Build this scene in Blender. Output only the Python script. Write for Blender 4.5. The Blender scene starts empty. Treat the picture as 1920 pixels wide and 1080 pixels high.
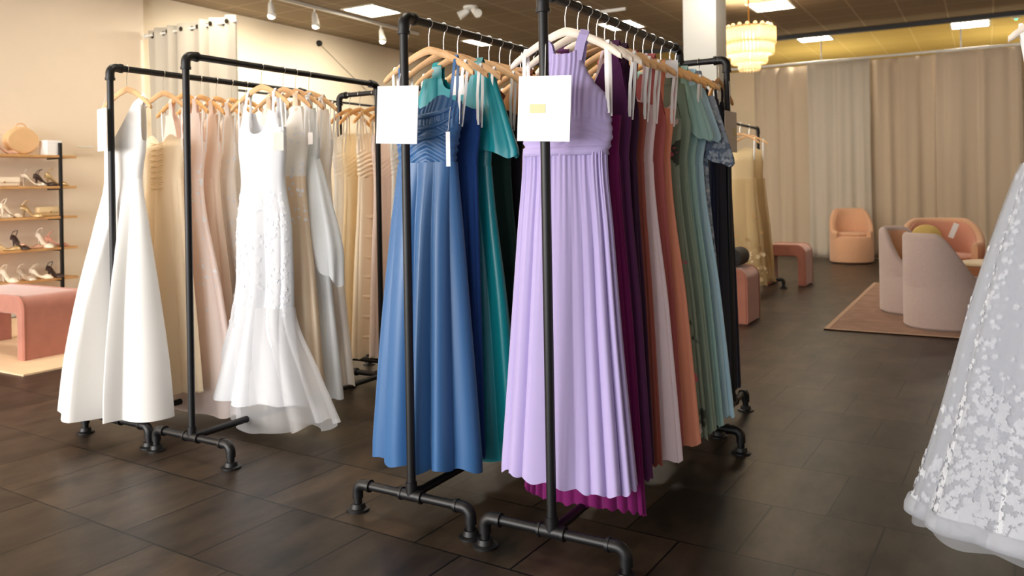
import bpy, math, random
import numpy as np
from mathutils import Vector, Matrix, Euler

C = bpy.context.scene.collection
SC = bpy.context.scene
PI = math.pi

# ------------------------------------------------------------------ camera
# world axes follow the shop: +Y into the room along the clothes rails, +X to the right, Z up
FPX, ROLL, EYE, TH, CYP = 1516.0, -0.0173, 1.255, 0.5305, 350.1
cd = bpy.data.cameras.new('camera')
cam = bpy.data.objects.new('camera', cd); C.objects.link(cam)
cd.sensor_width = 36.0
cd.lens = FPX / 1920 * 36.0
cd.shift_y = -(540 - CYP) / 1920
cd.clip_start = 0.05; cd.clip_end = 60
cam.matrix_world = (Matrix.Translation((0, 0, EYE)) @ Matrix.Rotation(TH, 4, 'Z')
                    @ Matrix.Rotation(PI / 2, 4, 'X') @ Matrix.Rotation(ROLL, 4, 'Z'))
cd.dof.use_dof = True
cd.dof.focus_distance = 2.9
cd.dof.aperture_fstop = 4.0
SC.camera = cam

# ------------------------------------------------------------------ view, world, daylight
SC.view_settings.view_transform = 'Standard'
SC.view_settings.look = 'None'
SC.view_settings.exposure = 0.55
SC.view_settings.gamma = 1.0
SC.view_settings.use_curve_mapping = False
w = bpy.data.worlds.new('world'); SC.world = w
w.use_nodes = True
w.node_tree.nodes['Background'].inputs[0].default_value = (0.75, 0.85, 1.0, 1)
w.node_tree.nodes['Background'].inputs[1].default_value = 1.0
SC.cycles.max_bounces = 8
SC.cycles.diffuse_bounces = 5
SC.cycles.glossy_bounces = 3
SC.cycles.transparent_max_bounces = 16
SC.cycles.sample_clamp_indirect = 6.0


def area_light(name, loc, rot, sx, sy, power, col):
    l = bpy.data.lights.new(name, 'AREA'); l.shape = 'RECTANGLE'; l.size = sx; l.size_y = sy
    l.energy = power; l.color = col
    o = bpy.data.objects.new(name, l); C.objects.link(o); o.location = loc; o.rotation_euler = rot
    return o


WIN = [(-7.6, 330), (-4.3, 280), (-1.0, 105), (2.3, 6)]      # daylight through the shop front behind the camera
for wx, pw in WIN:
    area_light('window_daylight', (wx, -4.75, 1.75), (PI / 2, 0, 0), 2.8, 2.7, pw, (1.0, 0.97, 0.94))

# ------------------------------------------------------------------ materials


def lin(c):
    return tuple(((v / 255) / 12.92 if v / 255 <= 0.04045 else ((v / 255 + 0.055) / 1.055) ** 2.4) for v in c) + (1,)


def new_mat(name):
    m = bpy.data.materials.new(name); m.use_nodes = True
    nt = m.node_tree
    return m, nt, nt.nodes['Principled BSDF'], nt.nodes['Material Output']


def plain(name, rgb, rough=0.5, metal=0.0, noise=0.0, nscale=8.0, bump=0.0, bscale=60.0, spec=0.5, sheen=0.0):
    m, nt, p, out = new_mat(name)
    p.inputs['Base Color'].default_value = lin(rgb)
    p.inputs['Roughness'].default_value = rough
    p.inputs['Metallic'].default_value = metal
    p.inputs['Specular IOR Level'].default_value = spec
    p.inputs['Sheen Weight'].default_value = sheen
    tc = nt.nodes.new('ShaderNodeTexCoord')
    if noise:
        n = nt.nodes.new('ShaderNodeTexNoise'); n.inputs['Scale'].default_value = nscale; n.inputs['Detail'].default_value = 5
        nt.links.new(tc.outputs['Object'], n.inputs['Vector'])
        mx = nt.nodes.new('ShaderNodeMixRGB'); mx.blend_type = 'MULTIPLY'; mx.inputs[0].default_value = noise
        mx.inputs[1].default_value = lin(rgb)
        nt.links.new(n.outputs['Color'], mx.inputs[2])
        hs = nt.nodes.new('ShaderNodeHueSaturation'); hs.inputs['Saturation'].default_value = 0; hs.inputs['Value'].default_value = 1.9
        nt.links.new(n.outputs['Color'], hs.inputs['Color']); nt.links.new(hs.outputs[0], mx.inputs[2])
        nt.links.new(mx.outputs[0], p.inputs['Base Color'])
    if bump:
        n2 = nt.nodes.new('ShaderNodeTexNoise'); n2.inputs['Scale'].default_value = bscale; n2.inputs['Detail'].default_value = 3
        nt.links.new(tc.outputs['Object'], n2.inputs['Vector'])
        b = nt.nodes.new('ShaderNodeBump'); b.inputs['Strength'].default_value = bump; b.inputs['Distance'].default_value = 0.01
        nt.links.new(n2.outputs['Fac'], b.inputs['Height']); nt.links.new(b.outputs[0], p.inputs['Normal'])
    return m


def cloth(name, rgb, rough=0.8, transl=0.15, sheen=0.15, alpha=1.0, bump=0.1, bscale=180.0, spec=0.25):
    m, nt, p, out = new_mat(name)
    col = lin(rgb)
    p.inputs['Base Color'].default_value = col
    p.inputs['Roughness'].default_value = rough
    p.inputs['Sheen Weight'].default_value = sheen
    p.inputs['Specular IOR Level'].default_value = spec
    tc = nt.nodes.new('ShaderNodeTexCoord')
    n = nt.nodes.new('ShaderNodeTexNoise'); n.inputs['Scale'].default_value = bscale
    nt.links.new(tc.outputs['Object'], n.inputs['Vector'])
    b = nt.nodes.new('ShaderNodeBump'); b.inputs['Strength'].default_value = bump; b.inputs['Distance'].default_value = 0.003
    nt.links.new(n.outputs['Fac'], b.inputs['Height']); nt.links.new(b.outputs[0], p.inputs['Normal'])
    sh = p.outputs[0]
    if transl:
        t = nt.nodes.new('ShaderNodeBsdfTranslucent'); t.inputs[0].default_value = col
        mx = nt.nodes.new('ShaderNodeMixShader'); mx.inputs[0].default_value = transl
        nt.links.new(sh, mx.inputs[1]); nt.links.new(t.outputs[0], mx.inputs[2]); sh = mx.outputs[0]
    if alpha < 1:
        tr = nt.nodes.new('ShaderNodeBsdfTransparent')
        mx = nt.nodes.new('ShaderNodeMixShader'); mx.inputs[0].default_value = alpha
        nt.links.new(tr.outputs[0], mx.inputs[1]); nt.links.new(sh, mx.inputs[2]); sh = mx.outputs[0]
    nt.links.new(sh, out.inputs['Surface'])
    return m


def satin(name, rgb, rough=0.36, spec=0.5):
    return cloth(name, rgb, rough=rough, transl=0.0, sheen=0.1, bump=0.02, bscale=40, spec=spec)


def emit(name, rgb, strength):
    m = bpy.data.materials.new(name); m.use_nodes = True; nt = m.node_tree; nt.nodes.clear()
    e = nt.nodes.new('ShaderNodeEmission'); e.inputs[0].default_value = lin(rgb); e.inputs[1].default_value = strength
    o = nt.nodes.new('ShaderNodeOutputMaterial'); nt.links.new(e.outputs[0], o.inputs[0])
    return m


def print_cloth(name, base, spots, scale=14.0, thr=0.32):
    """fabric with scattered flower-like blotches"""
    m = cloth(name, base, rough=0.8, transl=0.1)
    nt = m.node_tree; p = nt.nodes['Principled BSDF']
    tc = nt.nodes.new('ShaderNodeTexCoord')
    col = None
    for i, (rgb, th) in enumerate(spots):
        mp = nt.nodes.new('ShaderNodeMapping'); mp.inputs['Location'].default_value = (3.1 * i, 1.7 * i, 2.3 * i)
        nt.links.new(tc.outputs['Object'], mp.inputs[0])
        ns = nt.nodes.new('ShaderNodeTexNoise'); ns.inputs['Scale'].default_value = scale * (1 + .25 * i); ns.inputs['Detail'].default_value = 3
        nt.links.new(mp.outputs[0], ns.inputs['Vector'])
        rp = nt.nodes.new('ShaderNodeValToRGB'); rp.color_ramp.elements[0].position = th; rp.color_ramp.elements[1].position = th + .03
        nt.links.new(ns.outputs['Fac'], rp.inputs[0])
        mx = nt.nodes.new('ShaderNodeMixRGB')
        nt.links.new(rp.outputs[0], mx.inputs[0])
        if col is None: mx.inputs[1].default_value = lin(base)
        else: nt.links.new(col, mx.inputs[1])
        mx.inputs[2].default_value = lin(rgb); col = mx.outputs[0]
    nt.links.new(col, p.inputs['Base Color'])
    return m


M = {}
M['pipe'] = plain('black_iron', (13, 13, 15), 0.45, 0.0, noise=.3, nscale=30, spec=0.45)
M['wood'] = plain('hanger_wood', (214, 168, 118), 0.5, noise=.35, nscale=25)
M['pale_wood'] = plain('pale_hanger_wood', (236, 222, 205), 0.45, noise=.15, nscale=25)
M['gold_wood'] = plain('honey_hanger_wood', (226, 170, 104), 0.45, noise=.3, nscale=25)
M['hook'] = plain('hook_metal', (225, 222, 215), 0.25, 0.9)
M['card'] = plain('card_white', (246, 246, 246), 0.6)
M['grey_card'] = plain('card_grey', (214, 205, 196), 0.6)
M['gold_print'] = plain('gold_print', (214, 202, 150), 0.5)
M['ribbon'] = plain('white_ribbon', (240, 238, 236), 0.6)
M['wall'] = plain('wall_paint', (238, 222, 200), 0.75, noise=.05, nscale=3, bump=.05, bscale=200, spec=.3)
M['alcove'] = plain('wall_paint_alcove', (236, 220, 194), 0.8, noise=.05, nscale=3, spec=.3)
M['column'] = plain('column_paint', (176, 176, 172), 0.6, noise=.04)
M['black_trim'] = plain('black_track', (24, 20, 18), 0.5)
M['white_metal'] = plain('white_metal', (232, 230, 222), 0.4)
M['panel_frame'] = plain('panel_frame', (225, 220, 205), 0.5)
M['light'] = emit('light_panel', (255, 243, 222), 22.0)
M['green'] = emit('green_led', (60, 255, 140), 4.0)
M['glow'] = emit('lamp_glow', (255, 238, 206), 9.0)
M['bulb'] = emit('bulb', (255, 236, 204), 420.0)
M['gold'] = plain('brass', (200, 150, 80), 0.3, 0.9)
M['curtain'] = cloth('curtain_cloth', (202, 184, 160), rough=.9, transl=.1, bump=.15, bscale=90)
M['grey_curtain'] = cloth('grey_curtain_cloth', (202, 192, 176), rough=.9, transl=.1, bump=.15, bscale=90)
M['fitting_curtain'] = cloth('fitting_curtain_cloth', (196, 188, 172), rough=.9, transl=.1, bump=.15, bscale=90)
M['grommet'] = plain('grommet_metal', (60, 52, 44), 0.4, 0.7)
M['velvet'] = plain('pink_velvet', (166, 104, 86), 0.85, noise=.35, nscale=6, sheen=.5, bump=.1, bscale=25)
M['boucle'] = plain('blush_boucle', (188, 168, 162), 0.95, noise=.12, nscale=40, bump=.5, bscale=120, sheen=.3)
M['boucle_peach'] = plain('peach_boucle', (212, 164, 130), 0.95, noise=.12, nscale=40, bump=.5, bscale=120, sheen=.3)
M['rose'] = plain('rose_upholstery', (206, 146, 124), 0.9, noise=.1, sheen=.3)
M['mustard'] = plain('mustard_cushion', (206, 178, 106), 0.9, noise=.1, bump=.2)
M['rug_pink'] = plain('pink_rug', (146, 118, 104), 0.95, noise=.6, nscale=5, bump=.4, bscale=150, spec=.1)
M['rug_edge'] = plain('rug_edge', (178, 150, 130), .95, bump=.4, bscale=150, spec=.1)
M['rug_tan'] = plain('tan_rug', (226, 196, 162), 0.95, noise=.15, nscale=5, bump=.4, bscale=150, spec=.1)
M['shelf_wood'] = plain('shelf_oak', (198, 152, 98), 0.5, noise=.4, nscale=10)
M['stone'] = plain('table_stone', (220, 202, 172), 0.35, noise=.12, nscale=6)
M['table_leg'] = plain('table_leg', (206, 196, 196), 0.5)
M['tan'] = plain('tan_leather', (226, 186, 138), 0.55, noise=.1)
M['cream'] = plain('cream_fabric', (240, 226, 204), 0.7, noise=.08)
M['beige'] = plain('beige_leather', (228, 202, 156), 0.6, noise=.08)
M['silver'] = plain('silver_leather', (226, 214, 196), 0.3, 0.5)
M['rose_gold'] = plain('rose_gold_leather', (214, 170, 144), 0.35, 0.4)
M['dark'] = plain('dark_leather', (58, 40, 34), 0.45)
M['blacksoft'] = plain('black_soft', (26, 24, 24), 0.7)
M['goldleather'] = plain('gold_leather', (206, 178, 130), 0.35, 0.5)
M['leaf'] = plain('leaf_green', (112, 116, 40), 0.6, noise=.2)
M['glass_green'] = plain('bottle_green', (150, 132, 50), 0.2)

# floor: dark wood-look tiles laid in a half bond, slightly off the rail direction
m, nt, p, out = new_mat('floor_tile')
tc = nt.nodes.new('ShaderNodeTexCoord'); mp = nt.nodes.new('ShaderNodeMapping')
mp.inputs['Rotation'].default_value = (0, 0, 0.035); mp.inputs['Location'].default_value = (0.245, -2.72 + 0.02, 0)
nt.links.new(tc.outputs['Object'], mp.inputs[0])
bk = nt.nodes.new('ShaderNodeTexBrick'); bk.offset = 0.5; bk.offset_frequency = 2
bk.inputs['Scale'].default_value = 1.0; bk.inputs['Brick Width'].default_value = 0.40; bk.inputs['Row Height'].default_value = 0.478
bk.inputs['Mortar Size'].default_value = 0.0045; bk.inputs['Mortar Smooth'].default_value = 0.2; bk.inputs['Bias'].default_value = 0.0
bk.inputs['Color1'].default_value = lin((46, 39, 33)); bk.inputs['Color2'].default_value = lin((62, 52, 43)); bk.inputs['Mortar'].default_value = lin((10, 8, 7))
nt.links.new(mp.outputs[0], bk.inputs['Vector'])
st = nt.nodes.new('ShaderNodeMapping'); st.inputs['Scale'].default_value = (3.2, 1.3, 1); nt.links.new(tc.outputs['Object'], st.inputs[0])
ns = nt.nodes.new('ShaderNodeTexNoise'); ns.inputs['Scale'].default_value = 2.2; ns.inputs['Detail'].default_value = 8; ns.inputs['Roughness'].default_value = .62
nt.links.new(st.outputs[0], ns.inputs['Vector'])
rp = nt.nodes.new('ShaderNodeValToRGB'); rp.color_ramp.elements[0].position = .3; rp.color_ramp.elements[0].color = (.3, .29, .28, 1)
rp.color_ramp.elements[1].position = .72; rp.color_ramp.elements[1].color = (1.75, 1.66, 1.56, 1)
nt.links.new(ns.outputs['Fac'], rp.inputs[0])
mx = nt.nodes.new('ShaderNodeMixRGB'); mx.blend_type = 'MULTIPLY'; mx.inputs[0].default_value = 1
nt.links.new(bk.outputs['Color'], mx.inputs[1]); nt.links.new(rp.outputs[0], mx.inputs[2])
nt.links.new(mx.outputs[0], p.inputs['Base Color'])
p.inputs['Roughness'].default_value = 0.36; p.inputs['Specular IOR Level'].default_value = 0.2
bp = nt.nodes.new('ShaderNodeBump'); bp.inputs['Strength'].default_value = .25; bp.inputs['Distance'].default_value = .004
ad = nt.nodes.new('ShaderNodeMath'); ad.operation = 'MULTIPLY_ADD'; ad.inputs[1].default_value = -1.5
nt.links.new(bk.outputs['Fac'], ad.inputs[0]); nt.links.new(ns.outputs['Fac'], ad.inputs[2])
nt.links.new(ad.outputs[0], bp.inputs['Height']); nt.links.new(bp.outputs[0], p.inputs['Normal'])
M['floor'] = m


def ceiling_mat(name, rgb, grid_rgb):
    m, nt, p, out = new_mat(name)
    tc = nt.nodes.new('ShaderNodeTexCoord'); mp = nt.nodes.new('ShaderNodeMapping')
    mp.inputs['Location'].default_value = (0.45 + 0.57 * 40, -13.9 + 0.6 * 40, 0)
    nt.links.new(tc.outputs['Object'], mp.inputs[0])
    bk = nt.nodes.new('ShaderNodeTexBrick'); bk.offset = 0.0
    bk.inputs['Scale'].default_value = 1.0; bk.inputs['Brick Width'].default_value = 0.57; bk.inputs['Row Height'].default_value = 0.6
    bk.inputs['Mortar Size'].default_value = 0.011; bk.inputs['Mortar Smooth'].default_value = 0.0
    bk.inputs['Color1'].default_value = lin(rgb); bk.inputs['Color2'].default_value = lin(rgb); bk.inputs['Mortar'].default_value = lin(grid_rgb)
    nt.links.new(mp.outputs[0], bk.inputs['Vector']); nt.links.new(bk.outputs['Color'], p.inputs['Base Color'])
    p.inputs['Roughness'].default_value = .85; p.inputs['Specular IOR Level'].default_value = .2
    n2 = nt.nodes.new('ShaderNodeTexNoise'); n2.inputs['Scale'].default_value = 60
    b = nt.nodes.new('ShaderNodeBump'); b.inputs['Strength'].default_value = .15; b.inputs['Distance'].default_value = .01
    nt.links.new(tc.outputs['Object'], n2.inputs['Vector']); nt.links.new(n2.outputs['Fac'], b.inputs['Height']); nt.links.new(b.outputs[0], p.inputs['Normal'])
    return m


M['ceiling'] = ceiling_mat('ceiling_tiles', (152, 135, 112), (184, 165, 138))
M['ceiling_warm_lit'] = ceiling_mat('ceiling_tiles_warm_lit', (214, 188, 116), (226, 204, 140))  # warm light on the ceiling beyond the curtain is put into this yellow

# ------------------------------------------------------------------ mesh helpers


class MB:
    def __init__(s): s.v = []; s.f = []

    def add(s, vs, fs):
        o = len(s.v); s.v += [tuple(map(float, q)) for q in vs]; s.f += [tuple(i + o for i in f) for f in fs]; return s

    def box(s, c, d, rot=None):
        x, y, z = d[0] / 2, d[1] / 2, d[2] / 2
        P = [Vector((i, j, k)) for i in (-x, x) for j in (-y, y) for k in (-z, z)]
        if rot is not None: R = Euler(rot).to_matrix(); P = [R @ q for q in P]
        return s.add([q + Vector(c) for q in P], [(0, 1, 3, 2), (4, 6, 7, 5), (0, 4, 5, 1), (2, 3, 7, 6), (0, 2, 6, 4), (1, 5, 7, 3)])

    def rows(s, R, closed=True, cap=(False, False)):
        """R: array rows x n x 3"""
        R = np.asarray(R, float); r, n, _ = R.shape
        fs = []
        for i in range(r - 1):
            for j in range(n if closed else n - 1):
                k = (j + 1) % n
                fs.append((i * n + j, i * n + k, (i + 1) * n + k, (i + 1) * n + j))
        if cap[0]: fs.append(tuple(range(n - 1, -1, -1)))
        if cap[1]: fs.append(tuple((r - 1) * n + j for j in range(n)))
        return s.add(R.reshape(-1, 3), fs)

    def tube(s, pts, r, seg=10, sx=1.0, sy=1.0, caps=True, up=None):
        P = [Vector(q) for q in pts]; n = len(P)
        rr = r if isinstance(r, (list, tuple)) else [r] * n
        R = []; u = None
        for i in range(n):
            t = (P[min(i + 1, n - 1)] - P[max(i - 1, 0)]).normalized()
            if u is None:
                u = Vector(up) if up else (Vector((0, 0, 1)) if abs(t.z) < .9 else Vector((1, 0, 0)))
            u = (u - t * u.dot(t)).normalized(); v = t.cross(u)
            R.append([P[i] + (u * math.cos(a) * sx + v * math.sin(a) * sy) * rr[i] for a in [2 * PI * k / seg for k in range(seg)]])
        return s.rows(R, True, (caps, caps))

    def lathe(s, prof, n=24, c=(0, 0, 0), caps=True):
        R = [[(c[0] + r * math.cos(2 * PI * k / n), c[1] + r * math.sin(2 * PI * k / n), c[2] + z) for k in range(n)] for r, z in prof]
        return s.rows(R, True, (caps, caps))

    def prism(s, poly, y0, y1, plane='xz'):
        n = len(poly)
        f = {'xz': lambda a, b, t: (a, t, b), 'yz': lambda a, b, t: (t, a, b), 'xy': lambda a, b, t: (a, b, t)}[plane]
        vs = [f(a, b, y0) for a, b in poly] + [f(a, b, y1) for a, b in poly]
        fs = [tuple(range(n)), tuple(range(2 * n - 1, n - 1, -1))] + [(i, i + n, (i + 1) % n + n, (i + 1) % n) for i in range(n)]
        return s.add(vs, fs)

    def build(s, name, mat, parent=None, smooth=True, angle=40, bevel=0, loc=None, fix=True):
        me = bpy.data.meshes.new(name); me.from_pydata(s.v, [], s.f); me.update()
        if fix:
            import bmesh
            b = bmesh.new(); b.from_mesh(me); bmesh.ops.recalc_face_normals(b, faces=b.faces); b.to_mesh(me); b.free()
        if smooth:
            me.shade_smooth(); me.set_sharp_from_angle(angle=math.radians(angle))
        me.materials.append(M[mat] if isinstance(mat, str) else mat)
        o = bpy.data.objects.new(name, me); C.objects.link(o)
        if parent is not None: o.parent = parent
        if loc is not None: o.location = loc
        if bevel:
            bm = o.modifiers.new('bevel', 'BEVEL'); bm.width = bevel; bm.segments = 3; bm.limit_method = 'ANGLE'
        return o


def thing(name, label, cat, loc=(0, 0, 0), rz=0.0, group=None):
    o = bpy.data.objects.new(name, None); C.objects.link(o)
    o.empty_display_size = .1
    o.location = loc; o.rotation_euler = (0, 0, rz); o['label'] = label; o['category'] = cat
    if group: o['group'] = group
    return o


def tag(o, label, cat, group=None):
    o['label'] = label; o['category'] = cat
    if group: o['group'] = group
    return o


def struct(o):
    o['kind'] = 'structure'; return o


def arc(c, r, a0, a1, n, ax, ay):
    c = Vector(c); ax = Vector(ax); ay = Vector(ay)
    return [c + ax * (r * math.cos(a0 + (a1 - a0) * i / n)) + ay * (r * math.sin(a0 + (a1 - a0) * i / n)) for i in range(n + 1)]


# ------------------------------------------------------------------ the room
HC = 3.67
XL, XR, YF, YB = -8.75, 4.6, -4.6, 17.8
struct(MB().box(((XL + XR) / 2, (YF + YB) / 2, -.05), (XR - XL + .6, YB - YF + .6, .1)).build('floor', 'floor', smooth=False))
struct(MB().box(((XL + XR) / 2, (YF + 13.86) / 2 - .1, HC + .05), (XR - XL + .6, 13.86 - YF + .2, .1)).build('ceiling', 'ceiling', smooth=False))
struct(MB().box(((XL + XR) / 2, (13.86 + YB) / 2 + .1, HC + .05), (XR - XL + .6, YB - 13.86 + .2, .1)).build('ceiling_back', 'ceiling_warm_lit', smooth=False))
struct(MB().box(((XL + XR) / 2, 13.86, HC - .03), (XR - XL, .1, .06)).build('trim_1', 'black_trim', smooth=False))
struct(MB().box((XL - .06, (YF + 6.16) / 2, HC / 2), (.2, 6.16 - YF, HC)).build('wall_left', 'wall', smooth=False))
struct(MB().box((XL - .14, (YB + 6.16) / 2, HC / 2), (.2, YB - 6.16, HC)).build('wall_left_alcove', 'alcove', smooth=False))
struct(MB().box((XR + .1, (YF + YB) / 2, HC / 2), (.2, YB - YF, HC)).build('wall_right', 'wall', smooth=False))
struct(MB().box(((XL + XR) / 2, YB + .1, HC / 2), (XR - XL, .2, HC)).build('wall_back', 'alcove', smooth=False))
fw = MB().box(((XL + XR) / 2, YF - .06, .15), (XR - XL, .12, .3)).box(((XL + XR) / 2, YF - .06, 3.42), (XR - XL, .12, .5))
xs = [XL] + [q for wx, _ in WIN for q in (wx - 1.42, wx + 1.42)] + [XR]
for a, b in zip(xs[::2], xs[1::2]): fw.box(((a + b) / 2, YF - .06, 1.75), (b - a, .12, 3.0))
struct(fw.build('wall_front', 'wall', smooth=False))
for i, (wx, _) in enumerate(WIN):
    f = MB()
    for sx in (-1.4, 0, 1.4): f.box((wx + sx, YF - .02, 1.735), (.06, .06, 2.84))
    for sz in (.33, 3.14): f.box((wx, YF - .02, sz), (2.86, .06, .06))
    struct(f.build('window_%d' % (i + 1), 'black_trim', smooth=False))
struct(MB().box((XL + .052, (YF + 6.16) / 2, .05), (.025, 6.16 - YF, .1)).build('baseboard_left', 'wall', smooth=False))
# column behind the racks
struct(MB().box((-2.79, 9.24, HC / 2), (.385, .43, HC)).build('column', 'column', bevel=.012))

# ------------------------------------------------------------------ curtains


def curtain(name, label, group, x0, x1, y, z0, z1, mat, folds, amp, seed, grommets=False):
    r = random.Random(seed); t = thing(name, label, 'curtain', ((x0 + x1) / 2, y, z0), group=group)
    n = int(folds * 14); W = x1 - x0
    p = [r.uniform(0, 6.28) for _ in range(4)]
    R = []
    for i in range(26):
        v = i / 25; z = (z1 - z0) * (1 - v)
        row = []
        for j in range(n + 1):
            u = j / n
            ph = 2 * PI * folds * u + .9 * math.sin(2 * PI * u * 2 + p[0]) + .6 * math.sin(2 * PI * u * 5 + p[1])
            a = amp * (.75 + .4 * math.sin(2 * PI * u * 3 + p[2]))
            yy = a * math.sin(ph + .25 * math.sin(v * 3 + p[3])) + .006 * math.sin(u * 31 + v * 3)
            row.append(((u - .5) * W * (1 + .012 * math.sin(v * 4 + p[0])), yy, z))
        R.append(row)
    o = MB().rows(R, closed=False).build('panel', mat, t, angle=180)
    o.modifiers.new('thick', 'SOLIDIFY').thickness = .006
    if grommets:
        for k in range(int(folds * 2)):
            u = (k + .5) / (folds * 2)
            j = min(n, int(u * n)); q = Vector(R[0][j]); q.z -= .07; q.y -= .012
            g = MB().tube(arc(q, .03, 0, 2 * PI, 16, (1, 0, 0), (0, 0, 1)), .011, 6, caps=False)
            g.lathe([(.0001, 0), (.026, 0)], 12, q, caps=False) if False else None
            gd = MB().tube([q + Vector((0, -.004, 0)), q + Vector((0, .004, 0))], .027, 14)
            gd.build('grommet', 'grommet', o)
    return t


edges = [-6.9, -5.7, -4.5, -3.38, -2.5, -1.60, -.62, .46, 1.6, 2.8, 4.2]
words_ = ['beige back curtain hidden behind the left racks', 'beige back curtain behind the white column', 'beige back curtain left of the pendant crystal light',
          'beige back curtain panel behind the pink stool and crystal light', 'pale greyish back curtain panel directly behind the lone peach chair',
          'beige back curtain panel right of the lone peach chair', 'beige back curtain panel behind the group of barrel chairs',
          'beige back curtain panel partly behind the foreground lace gown', 'beige back curtain beyond the foreground gown',
          'beige back curtain near the right wall']
for i in range(3, 8):
    curtain('back_curtain', words_[i], 'floor length curtains along the back', edges[i] - .03, edges[i + 1] + .03, 14.0 + .12 * (i % 2), .01, 3.19,
            'grey_curtain' if i == 4 else 'curtain', 3, .028, 40 + i)
rod = MB().tube([(-7.0, 14.0, 3.215), (4.3, 14.0, 3.215)], .02, 10)
rt = thing('curtain_rod', 'pale rod carrying the beige back curtains below the yellowish ceiling', 'curtain rod', (-1.3, 14.0, 3.215))
MB().tube([(-5.6, 0, 0), (5.6, 0, 0)], .022, 10).build('rod', 'white_metal', rt)
for k in range(5): MB().tube([(-3 + 2 * k, 0, 0), (-3 + 2 * k, 0, HC - 3.215)], .012, 8).build('drop_rod', 'white_metal', rt)
curtain('fitting_room_curtain', 'pale grey grommet curtain hanging out from the left wall', None, -8.63, -7.1, 6.14, .02, 3.2, 'fitting_curtain', 6, .06, 9, True)
frt = thing('curtain_rod', 'rod threaded through the grommets of the pale grey curtain', 'curtain rod', (-8.66, 6.14, 3.13))
MB().tube([(0, 0, 0), (1.6, 0, 0)], .014, 10).build('rod', 'white_metal', frt)
MB().lathe([(.03, 0), (.03, .02)], 14).build('wall_flange', 'white_metal', frt).rotation_euler = (0, PI / 2, 0)

# ------------------------------------------------------------------ ceiling fixtures
spots = [(-7.13, 8.5, 'square ceiling light panel over the pale curtain and left racks'), (-7.13, 11.35, 'ceiling light panel seen beneath the black rail of the blue rack'),
         (-4.72, 11.4, 'ceiling light panel seen just above the rail of the lavender rack'), (-2.5, 11.35, 'ceiling light panel above the crystal light'),
         (-2.46, 14.33, 'ceiling light panel beyond the black track, left of the other far panel'), (-.18, 14.52, 'ceiling light panel beyond the black track, near the green light'),
         (-4.78, 8.5, 'ceiling light panel above the teal gown, out of the picture'), (-2.47, 8.5, 'ceiling light panel over the floor in front of the column'),
         (-7.13, 5.6, 'ceiling light panel over the white gown racks'), (-4.78, 5.6, 'ceiling light panel over the aisle between racks'), (-2.47, 5.6, 'ceiling light panel over the perpendicular rear rack'),
         (-.18, 11.4, 'ceiling light panel behind the chairs'),
         (-4.78, 2.7, 'ceiling light panel over the leftmost rack'), (-2.47, 2.7, 'ceiling light panel over the blue rack'), (-4.78, -.2, 'ceiling light panel behind the camera'), (-7.13, -.2, 'ceiling light panel by the shop front'), (-7.13, 2.7, 'ceiling light panel over the pink bench')]
for x, y, lab in spots:
    t = thing('ceiling_light', lab, 'ceiling light', (x, y, HC), group='square light panels in the ceiling')
    MB().box((0, 0, -.004), (.5, .58, .004)).build('diffuser', 'light', t, smooth=False)
    f = MB()
    for a in (-1, 1):
        f.box((a * .265, 0, -.006), (.03, .64, .012)); f.box((0, a * .305, -.006), (.5, .03, .012))
    f.build('frame', 'panel_frame', t, smooth=False)

# track lights
trk = thing('track_light_rail', 'white track with spot heads on the ceiling by the left wall', 'track light', (-7.56, 8.3, HC))
MB().box((0, 0, -.02), (.035, 3.6, .04)).build('track', 'white_metal', trk, smooth=False)
for dy in (-1.2, -.45, .9):
    h = MB().tube([(0, dy, -.03), (0, dy, -.12)], .012, 8)
    o = h.build('stem', 'white_metal', trk)
    a = Vector((.0, dy, -.12)); d = Vector((.1, -.08, -.17))
    MB().tube([a - d * .15, a, a + d * .75, a + d], [.022, .034, .048, .05], 14).build('spot_head', 'white_metal', trk)
    l = bpy.data.lights.new('track_spot', 'SPOT'); l.energy = 90; l.color = (1, .92, .78); l.spot_size = 2.2; l.spot_blend = .9; l.shadow_soft_size = .05
    lo = bpy.data.objects.new('track_spot', l); C.objects.link(lo); lo.location = Vector((-7.56, 8.3, HC)) + a + d * 1.15
    lo.rotation_euler = Vector((-1.0, .1, -.75)).to_track_quat('-Z', 'Y').to_euler()
t2 = thing('track_light_rail', 'short white ceiling track above the lavender rack', 'track light', (-4.4, 10.3, HC))
MB().box((0, 0, -.02), (.4, .035, .04)).build('track', 'white_metal', t2, smooth=False)
MB().tube([(-.1, 0, -.03), (-.1, 0, -.1), (-.04, -.05, -.2)], [.02, .03, .045], 12).build('spot_head', 'white_metal', t2)
em = thing('emergency_light', 'white twin-head emergency light on ceiling above the blue rack', 'emergency light', (-5.9, 9.05, HC))
MB().lathe([(.1, 0), (.1, -.03), (.06, -.05)], 20).build('base', 'white_metal', em)
for s in (-1, 1):
    MB().tube([(s * .03, 0, -.05), (s * .09, -.02, -.08), (s * .15, -.06, -.12)], [.03, .05, .06], 14).build('lamp_head', 'white_metal', em)
sd = thing('smoke_detector', 'small ceiling detector glowing green at far right', 'smoke detector', (.42, 14.2, HC))
MB().lathe([(.06, 0), (.06, -.03), (.03, -.05)], 18).build('housing', 'white_metal', sd)
MB().lathe([(.018, -.045), (.018, -.06), (.004, -.066)], 12).build('indicator', 'green', sd)

# added unseen fill lights behind the curtain, aimed up to brighten the far ceiling
for bx in (-2.6, .6, 3.2):
    area_light('added_ceiling_fill', (bx, 15.6, 2.3), (PI, 0, 0), 1.2, .6, 15, (1, .86, .55))

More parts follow.
